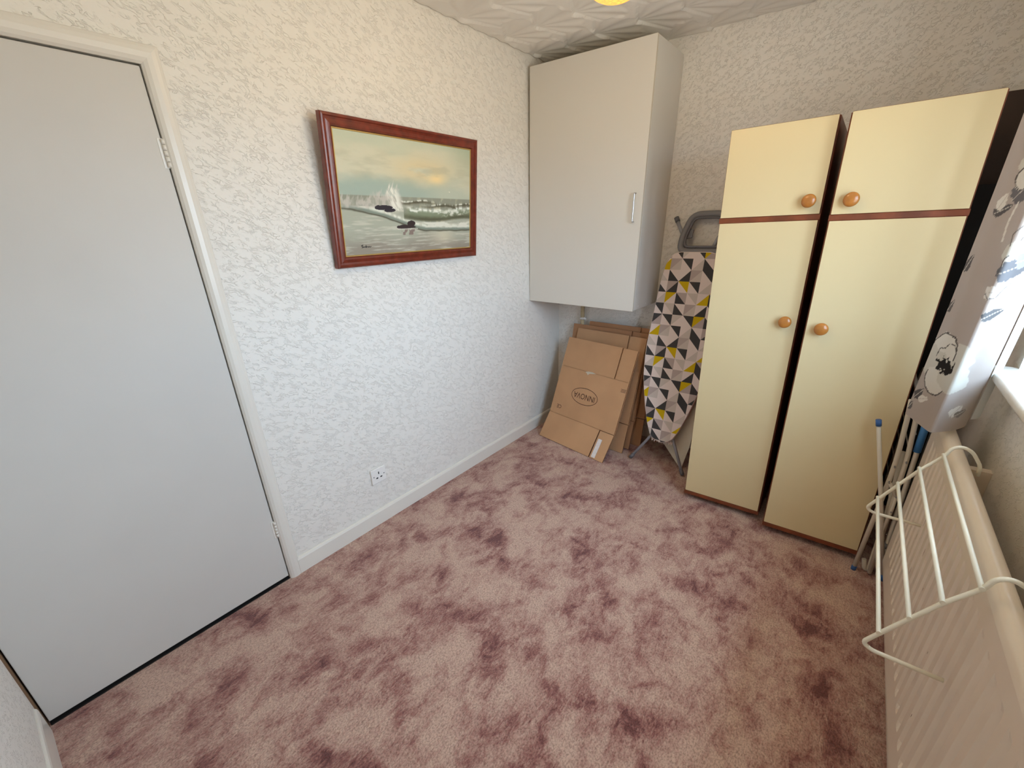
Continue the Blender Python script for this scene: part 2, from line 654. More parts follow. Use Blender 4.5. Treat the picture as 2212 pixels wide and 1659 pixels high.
prof = [(0.0, 0.0), (0.0, 0.006), (0.006, 0.013), (0.016, 0.018), (0.030, 0.019), (0.042, 0.016), (0.050, 0.012), (0.053, 0.008), (0.053, 0.0)]
bm = bmesh.new()
yi, zi = DY1 + 0.003, DZ + 0.004
rows = []
for (a, x) in prof:
    rows.append([bm.verts.new((x, yi + a, 0)), bm.verts.new((x, yi + a, zi + a)), bm.verts.new((x, YN, zi + a))])
for i in range(len(rows) - 1):
    for k in range(2):
        bm.faces.new((rows[i][k], rows[i][k + 1], rows[i + 1][k + 1], rows[i + 1][k]))
bmesh.ops.recalc_face_normals(bm, faces=bm.faces)
o = bm_obj('trim_1', bm, M_gloss)
struct(o, 'rounded white architrave around the door opening')

# ------------------------------------------------------------------ window in the right wall
XF = W + 0.13                                # window frame plane
win = bpy.data.objects.new('window_1', None)
C.objects.link(win)
win.location = (XF, WY1, WZ0)
struct(win, 'white framed window in the right wall')


def rel(o, root):
    o.parent = root
    o.matrix_parent_inverse = Matrix.Translation(-Vector(root.location))
    return o


def frame_bars(bm, y0, y1, z0, z1, wd, x0, x1):
    add_box(bm, x0, x1, y0, y0 + wd, z0, z1, 0.004)
    add_box(bm, x0, x1, y1 - wd, y1, z0, z1, 0.004)
    add_box(bm, x0, x1, y0 + wd, y1 - wd, z0, z0 + wd, 0.004)
    add_box(bm, x0, x1, y0 + wd, y1 - wd, z1 - wd, z1, 0.004)


bm = bmesh.new()
frame_bars(bm, WY0, WY1, WZ0 + 0.0, WZ1, 0.05, XF, XF + 0.06)
add_box(bm, XF, XF + 0.06, -1.62, -1.57, WZ0 + 0.05, WZ1 - 0.05, 0.004)
rel(bm_obj('window_frame', bm, M_upvc), win)
for (a, c) in ((WY0 + 0.05, -1.62), (-1.57, WY1 - 0.05)):
    bm = bmesh.new()
    frame_bars(bm, a, c, WZ0 + 0.05, WZ1 - 0.05, 0.04, XF - 0.012, XF + 0.045)
    rel(bm_obj('sash', bm, M_upvc), win)
    rel(box('pane', XF + 0.02, XF + 0.026, a + 0.04, c - 0.04, WZ0 + 0.09, WZ1 - 0.09, M_glass), win)
# sill board with rounded nosing
sill = box('trim_4', 2.255, XF, WY0 - 0.05, -0.868, 1.008, 1.044, M_sill, bev=0.014, seg=4, smooth=True)
struct(sill, 'thick white painted window sill with a rounded front edge')

# ------------------------------------------------------------------ wall cupboard (back left corner)
cup = thing('wall_cupboard', 'tall white wall cupboard with one door hung in the corner under the ceiling', 'cupboard',
            (0.3957, 0, 1.7), (0, 0.0162, 0))
cx0, cx1, cy0, cz0, cz1 = 0.012 - 0.3957, 0.7914 - 0.3957, -0.4061, 1.0232 - 1.7, 2.3909 - 1.7
bm = bmesh.new()
add_box(bm, cx0 + 0.002, cx0 + 0.018, cy0 + 0.021, -0.0165, cz0, cz1, 0.0008, 1)
add_box(bm, cx1 - 0.018, cx1, cy0 + 0.021, -0.0165, cz0, cz1, 0.0008, 1)
add_box(bm, cx0 + 0.018, cx1 - 0.018, cy0 + 0.021, -0.0165, cz0 + 0.001, cz0 + 0.018)
add_box(bm, cx0 + 0.018, cx1 - 0.018, cy0 + 0.021, -0.0165, cz1 - 0.018, cz1 - 0.001)
add_box(bm, cx0 + 0.018, cx1 - 0.018, -0.022, -0.0165, cz0 + 0.018, cz1 - 0.018)
bm_obj('carcass', bm, M_melamine, cup)
box('back_batten', cx0 + 0.02, cx1 - 0.002, -0.0165, -0.001, cz0 + 0.01, cz1 - 0.01, M_melamine, cup)
cdoor = box('door', cx0 + 0.001, cx1, cy0, cy0 + 0.018, cz0 - 0.002, cz1, M_melamine, cup, bev=0.0012, seg=1)
box('edge_strip', cx1 - 0.0012, cx1 + 0.0006, cy0 + 0.0012, cy0 + 0.0170, cz0, cz1 - 0.001, M_melamine_edge, cdoor)
hx = 0.3525 - 0.0
bm = bmesh.new()
add_tube(bm, rounded_path([(hx, cy0 - 0.0, -0.020), (hx, cy0 - 0.020, -0.020), (hx, cy0 - 0.020, -0.168), (hx, cy0 - 0.0, -0.168)], 0.004), 0.0045, 10)
bm_obj('handle', bm, M_chrome, cdoor)
for k, (yy, zz) in enumerate(((-0.10, 0.02), (-0.20, 0.02), (-0.32, 0.02), (-0.06, 0.02))):
    bm = bmesh.new()
    add_tube(bm, [(cx1 - 0.0005, yy, cz0 + zz), (cx1 + 0.0008, yy, cz0 + zz)], 0.005, 10)
    bm_obj('screw_cap', bm, M_plastic, cup)

# pipe below the cupboard with its clip
pipe = thing('pipe', 'cream vertical pipe on the back wall below the white cupboard', 'pipe', (0.232, -0.034, 0))
tube('riser', [(0, 0, 0), (0, 0, 1.0)], 0.015, M_pipe, pipe, 14)
bm = bmesh.new()
add_tube(bm, [(0, 0, 0.850), (0, 0, 0.866)], 0.019, 14)
add_box(bm, -0.006, 0.006, 0.012, 0.0335, 0.850, 0.866)
add_box(bm, 0.014, 0.032, -0.006, 0.006, 0.851, 0.865, 0.002)
bm_obj('clip', bm, M_plastic, pipe)


# ------------------------------------------------------------------ wardrobes
def wardrobe(label, x0, y0, width, height, roll, knob_x, sidegap):
    t = thing('wardrobe', label, 'wardrobe', (x0, y0, 0.03), (0, roll, 0), 'pair of cream wardrobes')
    D = 0.52
    h = height
    bm = bmesh.new()
    s = 0.016
    add_box(bm, 0, s, 0.018, D, 0, h, 0.001, 1)
    add_box(bm, width - s, width, 0.018, D, 0, h, 0.001, 1)
    add_box(bm, s, width - s, 0.018, D, 0, 0.018)
    add_box(bm, s, width - s, 0.018, D, h - 0.016, h)
    add_box(bm, s, width - s, D - 0.006, D, 0.018, h - 0.016)
    add_box(bm, s, width - s, 0.020, D - 0.006, 1.478, 1.494)
    bm_obj('carcass', bm, M_brownwood, t)
    box('plinth_strip', 0.0, width, 0.0015, 0.018, 0.0, 0.0225, M_brownwood, t, bev=0.0012, seg=1)
    box('middle_rail', 0.0, width, 0.0025, 0.018, 1.476, 1.497, M_brownwood, t, bev=0.0008, seg=1)
    for z0, z1, kz in ((0.0235, 1.4755, 1.05), (1.4975, h + 0.001, 1.549)):
        bm = bmesh.new()
        add_box(bm, 0.0045, width - 0.0045, 0.002, 0.0175, z0, z1, 0.0008, 1)
        d = bm_obj('door', bm, M_brownwood, t)
        bm = bmesh.new()
        add_box(bm, 0.0052, width - 0.0052, 0.0, 0.0024, z0 + 0.0012, z1 - 0.0012, 0.0006, 1)
        bm_obj('face_panel', bm, M_cream, d)
        lathe('knob', [(0.0085, 0.0), (0.0085, 0.010), (0.013, 0.014), (0.0235, 0.018), (0.0262, 0.023), (0.0255, 0.028), (0.020, 0.0325), (0.010, 0.035), (0.002, 0.0356)],
              M_knob, d, 28, 'Y', (knob_x, 0.0, kz))
    for cx, cy in ((0.05, 0.05), (width - 0.05, 0.05), (0.05, D - 0.06), (width - 0.05, D - 0.06)):
        c = bpy.data.objects.new('caster', None)
        bm = bmesh.new()
        zoff = -0.03 - roll * cx * -1.0
        add_tube(bm, [(cx - 0.009, cy, -0.0165), (cx + 0.009, cy, -0.0165)], 0.0125, 16)
        add_box(bm, cx - 0.012, cx + 0.012, cy - 0.010, cy + 0.010, -0.008, 0.0)
        bm_obj('caster', bm, M_caster, t)
        bpy.data.objects.remove(c)
    return t


wardrobe('narrow cream wardrobe with brown edging beside the ironing board', 1.2919, -0.6517, 0.3920, 1.848, -0.0143, 0.343, 0)
wardrobe('cream wardrobe with brown edging nearest the curtain and radiator', 1.7154, -0.7150, 0.4020, 1.8452, -0.0129, 0.061, 0)

# two dark slabs put in to fill the gap between the wardrobe and the right wall
tag(box('tall_gap_fill', 2.150, W - 0.017, -0.045, -0.017, 0.0, 1.975, M_darkbrown, bev=0.002), 'dark brown tall slab filling the back of the gap beside the right wardrobe', 'board')
tag(box('short_gap_fill', 2.145, W - 0.017, -0.085, -0.055, 0.0, 1.632, M_black, bev=0.002), 'black shorter slab filling the gap between right wardrobe and curtain', 'board')

# ------------------------------------------------------------------ picture
pic = thing('framed_painting', 'seascape painting in a mahogany frame tilted forward on the left wall', 'painting')
py0, py1, pz0, pz1 = -1.8725, -0.9739, 1.3679, 1.9489
pw, ph0 = py1 - py0, pz1 - pz0
tilt = math.atan2(0.0553, ph0)
ph = math.hypot(ph0, 0.0553)
pic.location = (0.030, py0, pz0)
# local axes: x = along the wall (+y world), y = up the picture, z = out of the wall (+x world)
pic.rotation_euler = Matrix(((0, math.sin(tilt), math.cos(tilt)), (1, 0, 0), (0, math.cos(tilt), -math.sin(tilt)))).to_euler()
fw = 0.050
fprof = [(0.0, -0.026), (0.0, -0.004), (0.004, 0.0), (0.010, 0.001), (0.014, -0.003), (0.022, -0.0045), (0.030, -0.002), (0.036, 0.0005), (0.041, -0.0005), (0.0445, -0.005), (0.046, -0.010), (0.046, -0.020)]
bm = bmesh.new()
loops = []
for a, z in fprof:
    loops.append([bm.verts.new(p) for p in ((a, a, z), (pw - a, a, z), (pw - a, ph - a, z), (a, ph - a, z))])
for i in range(len(loops) - 1):
    for k in range(4):
        bm.faces.new((loops[i][k], loops[i][(k + 1) % 4], loops[i + 1][(k + 1) % 4], loops[i + 1][k]))
for k in range(4):
    bm.faces.new((loops[-1][k], loops[-1][(k + 1) % 4], loops[0][(k + 1) % 4], loops[0][k]))
bmesh.ops.recalc_face_normals(bm, faces=bm.faces)
bm_obj('frame', bm, M_framewood, pic)
bm = bmesh.new()
loops = []
for a, z in ((0.046, -0.008), (0.047, -0.0065), (0.050, -0.0065), (0.052, -0.011), (0.046, -0.013)):
    loops.append([bm.verts.new(p) for p in ((a, a, z), (pw - a, a, z), (pw - a, ph - a, z), (a, ph - a, z))])
for i in range(len(loops)):
    for k in range(4):
        j = (i + 1) % len(loops)
        bm.faces.new((loops[i][k], loops[i][(k + 1) % 4], loops[j][(k + 1) % 4], loops[j][k]))
bmesh.ops.recalc_face_normals(bm, faces=bm.faces)
bm_obj('gold_slip', bm, M_gold, pic)


def paint_sea(U, V):
    """colours (0-255) of the seascape; U 0..1 from left, V 0..1 from top"""
    n1 = fbm(U * 5, V * 8, 5)
    n2 = fbm(U * 14 + 5, V * 22 + 3, 4)
    n3 = fbm(U * 60, V * 18, 3)
    def mixc(a, bcol, t):
        t = np.clip(t, 0, 1)[..., None]
        return a * (1 - t) + np.array(bcol, float) * t
    col = np.zeros(U.shape + (3,)) + np.array((196, 200, 176.))
    sky = V + (n1 - 0.5) * 0.25
    col = mixc(col, (214, 208, 182), sstep(0.0, 0.16, sky) * 0.8)
    col = mixc(col, (168, 182, 168), sstep(0.26, 0.44, sky) * (1 - 0.5 * sstep(0.5, 0.8, U)))
    col = mixc(col, (176, 186, 160), sstep(0.72, 1.0, U) * (1 - sstep(0.0, 0.35, V)) * 0.8)
    g = np.exp(-(((U - 0.58) / 0.22) ** 2 + ((V - 0.24) / 0.11) ** 2))
    col = mixc(col, (222, 202, 158), g * 0.9 * sstep(0.25, 0.55, n1 + 0.1))
    g = np.exp(-(((U - 0.69) / 0.07) ** 2 + ((V - 0.31) / 0.045) ** 2))
    col = mixc(col, (240, 214, 160), g)
    # clouds underside
    col = mixc(col, (178, 176, 150), sstep(0.42, 0.75, fbm(U * 7 + 2, V * 18, 5)) * sstep(0.06, 0.2, V) * (1 - sstep(0.3, 0.4, V)) * 0.40)
    # far sea
    sea = sstep(0.485, 0.495, V)
    base = np.zeros_like(col) + np.array((150, 152, 136.))
    base = mixc(base, (206, 200, 168), sstep(0.5, 0.7, n3) * 0.6 * np.exp(-((U - 0.7) / 0.2) ** 2))
    # far breakers (dark with white caps) on the right
    for (u0, vv, wd) in ((0.50, 0.525, 0.16), (0.80, 0.555, 0.20), (0.95, 0.545, 0.12)):
        q = np.exp(-((U - u0) / wd) ** 4)
        lineV = vv + 0.010 * np.sin(U * 22 + u0 * 9) + (n2 - 0.5) * 0.02
        base = mixc(base, (92, 88, 72), q * np.exp(-((V - lineV - 0.012) / 0.014) ** 2) * 0.9)
        base = mixc(base, (232, 232, 218), q * np.exp(-((V - lineV) / 0.008) ** 2) * sstep(0.4, 0.6, n3))
    # curl of the main wave, right half
    cr_ = 0.585 + 0.035 * (U - 0.6) + 0.02 * np.sin((U - 0.45) * 9)
    inw = sstep(0.36, 0.50, U + (n2 - 0.5) * 0.12 + (V - 0.6) * 0.5)
    body = inw * sstep(0.0, 0.012, V - cr_) * (1 - sstep(0.09, 0.12, V - cr_))
    base = mixc(base, (136, 146, 122), body)
    base = mixc(base, (96, 96, 78), body * sstep(0.045, 0.10, V - cr_ + (n2 - 0.5) * 0.03))
    base = mixc(base, (238, 238, 224), inw * np.exp(-((V - cr_ - 0.004 - 0.02 * sstep(0.5, 0.62, n2)) / 0.016) ** 2) * (0.45 + 0.55 * sstep(0.42, 0.55, n3)))
    foamr = inw * sstep(0.70, 0.78, U) * (1 - sstep(0.93, 1.0, U)) * sstep(0.0, 0.02, V - cr_) * (1 - sstep(0.06, 0.085, V - cr_))
    base = mixc(base, (222, 222, 206), foamr * sstep(0.40, 0.70, fbm(U * 40, V * 40, 4)))
    # foreground water
    fg = 0.60 + 0.02 * np.sin(U * 7) + (n2 - 0.5) * 0.02
    fgm = np.where(U < 0.42, sstep(0, 0.01, V - 0.575), sstep(0.11, 0.125, V - cr_))
    fore = np.zeros_like(col) + np.array((176, 178, 160.))
    fore = mixc(fore, (152, 144, 130), sstep(0.74, 0.95, V + (n1 - 0.5) * 0.16 - 0.06 * U))
    fore = mixc(fore, (212, 208, 190), sstep(0.48, 0.72, fbm(U * 9, V * 60, 5)) * 0.6)
    fore = mixc(fore, (226, 216, 188), np.exp(-(((U - 0.74) / 0.10) ** 2 + ((V - 0.86) / 0.09) ** 2)) * 0.6)
    # running swell: dark line falling from left to right with foam above
    ln = 0.595 + 0.03 * sstep(0.0, 0.2, U) + 0.155 * sstep(0.12, 0.62, U) + 0.03 * U
    d = V - ln + (n2 - 0.5) * 0.012
    fore = mixc(fore, (232, 232, 216), np.exp(-((d + 0.040) / 0.018) ** 2) * (0.5 + 0.5 * sstep(0.35, 0.6, n3)))
    fore = mixc(fore, (130, 142, 130), np.exp(-((d + 0.012) / 0.016) ** 2) * 0.9)
    fore = mixc(fore, (84, 82, 70), np.exp(-((d - 0.006) / 0.008) ** 2) * 0.85)
    rightfoam = sstep(0.45, 0.6, U) * sstep(-0.10, -0.07, d) * (1 - sstep(-0.035, -0.01, d))
    fore = mixc(fore, (224, 222, 206), rightfoam * sstep(0.36, 0.5, n2))
    base = base * (1 - fgm[..., None]) + fore * fgm[..., None]
    col = col * (1 - sea[..., None]) + base * sea[..., None]
    # spray
    top = 0.495 - 0.115 * np.exp(-((U - 0.350) / 0.050) ** 4) - 0.06 * np.exp(-((U - 0.25) / 0.07) ** 2) + (fbm(U * 90 + V * 20, V * 14, 4) - 0.5) * 0.15
    sp = sstep(0.0, 0.05, V - top) * (1 - sstep(0.585, 0.61, V)) * (1 - sstep(0.395, 0.425, U))
    col = mixc(col, (206, 198, 186), sp * (0.35 + 0.45 * sstep(0.35, 0.65, fbm(U * 50, V * 22, 4))))
    plume = np.exp(-((U - 0.352 - (V - 0.5) * 0.22) / 0.046) ** 4) * sstep(0.0, 0.05, V - top) * (1 - sstep(0.60, 0.63, V))
    col = mixc(col, (238, 234, 218), plume * (0.30 + 0.65 * sstep(0.36, 0.62, fbm(U * 80 - V * 25, V * 16, 4))))
    # rocks
    def rock(u0, v0, a, bb, c):
        q = ((U - u0) / a) ** 2 + ((V - v0) / bb) ** 2 + (n2 - 0.5) * 1.4 + (n3 - 0.5) * 0.5
        return np.where(q < 1, 1.0, 0.0)
    for args in ((0.265, 0.590, 0.062, 0.022), (0.315, 0.612, 0.040, 0.016)):
        col = mixc(col, (58, 54, 62), rock(*args, 0))
    for args in ((0.415, 0.762, 0.050, 0.020), (0.470, 0.738, 0.030, 0.030), (0.44, 0.766, 0.070, 0.012)):
        col = mixc(col, (62, 52, 54), rock(*args, 0))
    refl = ((np.abs(U - 0.445) < 0.055) & (V > 0.782) & (V < 0.84) & (n3 > 0.5))
    col = mixc(col, (132, 112, 106), refl * 0.8)
    col = mixc(col, (226, 222, 206), np.exp(-((V - 0.784) / 0.005) ** 2) * (np.abs(U - 0.445) < 0.08) * 0.8)
    # gull
    col = mixc(col, (232, 226, 206), (np.hypot((U - 0.805) / 0.008, (V - 0.425 - np.abs(U - 0.805) * -0.4) / 0.004) < 1))
    return (col - 128) * 1.06 * np.array((0.97, 0.99, 1.02)) + 124


nu, nv = 420, 280
a = 0.0515
us, vsn = np.linspace(0, 1, nu), np.linspace(0, 1, nv)
UU, VV = np.meshgrid(us, vsn, indexing='ij')
cols = paint_sea(UU, VV)
# signature: a short illegible brush scribble
sig = [(0.100, 0.925), (0.112, 0.914), (0.106, 0.926), (0.114, 0.935), (0.104, 0.940), (0.122, 0.932), (0.124, 0.938), (0.130, 0.930), (0.132, 0.920), (0.133, 0.938), (0.141, 0.931), (0.146, 0.938), (0.152, 0.931), (0.158, 0.937), (0.166, 0.932)]
for i in range(len(sig) - 1):
    for t in np.linspace(0, 1, 12):
        q = (1 - t) * np.array(sig[i]) + t * np.array(sig[i + 1])
        m_ = np.hypot((UU - q[0]) * 1.0, (VV - q[1]) * 0.6) < 0.0020
        cols[m_] = (44, 40, 40)
vv_ = np.stack([a + UU * (pw - 2 * a), (ph - a) - VV * (ph - 2 * a), np.full(UU.shape, -0.0095)], -1).reshape(-1, 3)
idx = np.arange(nu * nv).reshape(nu, nv)
ff = np.stack([idx[:-1, :-1], idx[:-1, 1:], idx[1:, 1:], idx[1:, :-1]], -1).reshape(-1, 4)
M_paint = print_material('oil_paint', 0.5, (180, 0.0006))
canv = mesh_obj('canvas', vv_.tolist(), ff.tolist(), M_paint, pic)
colour_attr(canv.data, srgb2lin(np.clip(cols.reshape(-1, 3), 0, 255)))
box('backing', 0.03, pw - 0.03, 0.03, ph - 0.03, -0.022, -0.014, M_card2, pic)
tube('hanging_wire', [(0.15, ph - 0.12, -0.024), (pw / 2, ph - 0.03, -0.026), (pw - 0.15, ph - 0.12, -0.024)], 0.001, M_screw, pic, 6)

# ------------------------------------------------------------------ wall socket
sk = thing('wall_socket', 'single white three-pin wall socket low on the left wall', 'socket', (0.0, -1.835, 0.293))
box('face_plate', 0.0, 0.010, -0.046, 0.046, -0.044, 0.044, M_plastic, sk, bev=0.004, seg=3)
box('earth_slot', 0.0095, 0.0104, -0.003, 0.003, 0.008, 0.022, M_hole, sk)
for yy in (-0.013, 0.013):
    box('pin_slot', 0.0095, 0.0104, yy - 0.006, yy + 0.006, -0.016, -0.009, M_hole, sk)
for yy in (-0.032, 0.032):
    lathe('screw', [(0.0035, 0.0), (0.0035, 0.0007), (0.001, 0.001)], M_screw, sk, 12, 'X', (0.010, yy, 0.0))


# ------------------------------------------------------------------ flattened cardboard boxes
def flat_box(label, BL, BR, v1, v2, hgt, flap1, flap2, tail, m, printed=False, slit=0.5):
    """a folded-flat carton: BL,BR floor corners, v1 direction of the bottom flaps, v2 direction of the rest;
    tail = width of the narrow end flaps at the right"""
    BL, BR = Vector(BL), Vector(BR)
    e = (BR - BL)
    wd = e.length
    e.normalize()
    v1 = (Vector(v1) - e * Vector(v1).dot(e)).normalized()
    v2 = (Vector(v2) - e * Vector(v2).dot(e)).normalized()
    n2 = e.cross(v2).normalized()           # faces the room
    n1 = e.cross(v1).normalized()
    t = thing('flattened_box', label, 'cardboard box', tuple(BL), (0, 0, 0), 'flattened boxes below the wall cupboard')
    th = 0.007
    org = Vector((0, 0, 0.004))
    fold = org + v1 * flap1

    def P(s, r, off=0.0):
        if r <= flap1 + 1e-9:
            return org + e * s + v1 * r + n1 * off
        return fold + e * s + v2 * (r - flap1) + n2 * off

    def sheet(name, s0, s1, r0, r1, lift=0.0, skew=0.0, thick=th, mm=None, par=None, nn=1):
        mm = mm or m
        eps = 1e-5 if r0 >= flap1 - 1e-6 else 0
        pts = [(s0, r0 + eps), (s1, r0 + eps), (s1 + skew, r1), (s0 + skew * 0, r1)]
        if r0 >= flap1 - 1e-6:
            top = [fold + e * s + v2 * (r - flap1) + n2 * lift for s, r in pts]
            dn = n2
        else:
            top = [org + e * s + v1 * r + n1 * lift for s, r in pts]
            dn = n1
        bot = [p - dn * thick for p in top]
        o = mesh_obj(name, top + bot, [(0, 1, 2, 3), (7, 6, 5, 4), (0, 4, 5, 1), (1, 5, 6, 2), (2, 6, 7, 3), (3, 7, 4, 0)], [mm, M_cardedge], par or t, [0, 0, 1, 1, 1, 1])
        return o
    g = 0.004
    sx = wd - tail
    sheet('body', 0, wd, flap1 + 0.002, flap1 + flap2)
    sheet('flap', 0, sx - g, 0, flap1, 0.001)
    sheet('flap', sx + g, wd, 0.0, flap1 - 0.003, -0.001)
    sheet('flap', 0, sx - g, flap1 + flap2 + 0.002, hgt, 0.0008, 0.0)
    sheet('flap', sx + g, wd, flap1 + flap2 + 0.002, hgt - 0.002, -0.001)
    # second wall of the folded carton, just behind
    o = mesh_obj('rear_wall', [P(0.004, flap1, -th - 0.001), P(wd + 0.003, flap1, -th - 0.001), P(wd + 0.003, hgt - 0.004, -th - 0.001), P(0.004, hgt - 0.004, -th - 0.001),
                               P(0.004, flap1, -2 * th), P(wd + 0.003, flap1, -2 * th), P(wd + 0.003, hgt - 0.004, -2 * th), P(0.004, hgt - 0.004, -2 * th)],
                 [(0, 1, 2, 3), (7, 6, 5, 4), (0, 4, 5, 1), (1, 5, 6, 2), (2, 6, 7, 3), (3, 7, 4, 0)], [m, M_cardedge], t, [0, 0, 1, 1, 1, 1])
    if printed:
        Mx = Matrix((e, v2, n2)).transposed().to_4x4()
        # everything below is printed upside down on the standing carton
        cs, crr = 0.283, flap1 + 0.190
        ctr = fold + e * cs + v2 * (crr - flap1) + n2 * 0.0006
        Mx.translation = ctr
        M180 = Mx @ Matrix.Rotation(PI, 4, 'Z')

        def text(body, size, dx, dy, name):
            cu = bpy.data.curves.new(name, 'FONT')
            cu.body = body
            cu.size = size
            cu.align_x = 'CENTER'
            cu.align_y = 'CENTER'
            cu.resolution_u = 3
            tmp = bpy.data.objects.new(name, cu)
            C.objects.link(tmp)
            dg = bpy.context.evaluated_depsgraph_get()
            me_ = bpy.data.meshes.new_from_object(tmp.evaluated_get(dg))
            bpy.data.objects.remove(tmp)
            me_.materials.clear()
            me_.materials.append(M_ink)
            ob = bpy.data.objects.new(name, me_)
            C.objects.link(ob)
            ob.parent = t
            ob.matrix_local = M180 @ Matrix.Translation((dx, dy, 0))
            return ob
        text('INNOVA', 0.060, 0, 0, 'printed_name').matrix_local = M180 @ Matrix.Diagonal((0.85, 1.0, 1, 1))
        text('CE', 0.040, 0.205, 0.128, 'printed_mark')
        bm = bmesh.new()
        ra, rb = 0.121, 0.062
        N = 64
        r1 = [bm.verts.new(Mx @ Vector((ra * math.cos(2 * PI * k / N), rb * math.sin(2 * PI * k / N), 0))) for k in range(N)]
        r2 = [bm.verts.new(Mx @ Vector(((ra - 0.004) * math.cos(2 * PI * k / N), (rb - 0.004) * math.sin(2 * PI * k / N), 0))) for k in range(N)]
        for k in range(N):
            bm.faces.new((r1[k], r1[(k + 1) % N], r2[(k + 1) % N], r2[k]))
        bm_obj('printed_oval', bm, M_ink, t)
        bm = bmesh.new()
        for k in range(3):
            q = [fold + e * s + v2 * r + n2 * 0.0006 for s, r in ((wd - 0.045, 0.300 + k * 0.009), (wd - 0.003, 0.300 + k * 0.009), (wd - 0.003, 0.3028 + k * 0.009), (wd - 0.045, 0.3028 + k * 0.009))]
            bm.faces.new([bm.verts.new(p) for p in q])
        bm_obj('printed_lines', bm, M_ink, t)
        sheet('tape', sx + g + 0.012, sx + g + 0.045, 0.008, flap1 - 0.06, 0.0004, 0.0, 0.0008, M_tape)
        # scuffed fold with torn paper
        bm = bmesh.new()
        rr_ = random.Random(4)
        pts_ = [(0.235, 0.004), (0.26, -0.004), (0.30, -0.006), (0.33, 0.0), (0.30, 0.006), (0.275, 0.010), (0.262, 0.024), (0.250, 0.012)]
        bm.faces.new([bm.verts.new(fold + e * s + v2 * (flap2 - r) + n2 * 0.0012) for s, r in pts_])
        bm_obj('torn_paper', bm, M_panel, t)
    return t


def updir(yaw_deg, lean_deg):
    h = Vector((-math.sin(math.radians(yaw_deg)), math.cos(math.radians(yaw_deg)), 0))
    return h * math.sin(math.radians(lean_deg)) + Vector((0, 0, math.cos(math.radians(lean_deg))))


flat_box('front flattened brown box printed INNOVA leaning in the corner', (0.118, -0.458, 0), (0.717, -0.573, 0), updir(-10.9, 35), updir(-10.9, 21), 0.800, 0.206, 0.372, 0.118, M_card, True)
flat_box('second flattened brown box directly behind the printed one', (0.205, -0.315, 0), (0.770, -0.372, 0), updir(-5.8, 17), updir(-5.8, 16), 0.822, 0.21, 0.38, 0.13, M_card)
flat_box('third flattened brown box its left edge nearest the corner', (0.165, -0.245, 0), (0.785, -0.290, 0), updir(-4.1, 13), updir(-4.1, 12.5), 0.835, 0.21, 0.38, 0.13, M_card2)
flat_box('rearmost flattened brown box against the back wall', (0.300, -0.175, 0), (0.835, -0.205, 0), updir(-3.2, 8.2), updir(-3.2, 8.2), 0.852, 0.21, 0.38, 0.12, M_card2)

# ------------------------------------------------------------------ ironing board
ib = thing('ironing_board', 'ironing board with triangle patterned cover standing on end beside the wardrobe', 'ironing board', (1.05, -0.36, 0.0))
vv = Vector((0, 0.26, 1.16)).normalized()
uu = Vector((1, 0, 0))
nn = uu.cross(vv)                           # towards the room
O0 = Vector((0, 0, 0.17))


def Q(u, v_, off=0.0):
    return O0 + uu * u + vv * v_ + nn * off


left = [(-0.030, 0.0), (-0.050, 0.005), (-0.075, 0.018), (-0.098, 0.040), (-0.127, 0.105), (-0.158, 0.204), (-0.190, 0.335), (-0.208, 0.430), (-0.217, 0.540), (-0.219, 0.640), (-0.214, 0.760), (-0.206, 0.960), (-0.199, 1.050), (-0.187, 1.128), (-0.168, 1.170), (-0.145, 1.192), (-0.108, 1.202)]
cen = -0.022
outline = [(u, v_) for u, v_ in left] + [(2 * cen - u, v_) for u, v_ in left[::-1]]
outline = outline[::-1] if sum((outline[i][0] * outline[(i + 1) % len(outline)][1] - outline[(i + 1) % len(outline)][0] * outline[i][1]) for i in range(len(outline))) < 0 else outline


def clip(poly, conv):
    out = poly
    n = len(conv)
    for i in range(n):
        a_, b_ = conv[i], conv[(i + 1) % n]
        if abs(a_[0] - b_[0]) + abs(a_[1] - b_[1]) < 1e-9:
            continue
        inp, out = out, []
        side = lambda p: (b_[0] - a_[0]) * (p[1] - a_[1]) - (b_[1] - a_[1]) * (p[0] - a_[0])
        for k in range(len(inp)):
            p, q = inp[k], inp[(k + 1) % len(inp)]
            sp_, sq = side(p), side(q)
            if sp_ >= 0:
                out.append(p)
            if sp_ * sq < 0:
                t = sp_ / (sp_ - sq)
                out.append((p[0] + t * (q[0] - p[0]), p[1] + t * (q[1] - p[1])))
        if len(out) < 3:
            return []
    return out


PAT_COL = {'W': (230, 217, 212), 'G': (206, 196, 188), 'M': (184, 170, 166), 'D': (70, 69, 70), 'Y': (206, 176, 16)}
keys = list(PAT_COL)
pmats = [mat('cover_print_' + n, PAT_COL[k], rough=0.8, spec=0.2, bump=(500, 0.0002)) for k, n in zip(keys, ('pale', 'light_grey', 'mid_grey', 'charcoal', 'yellow'))]
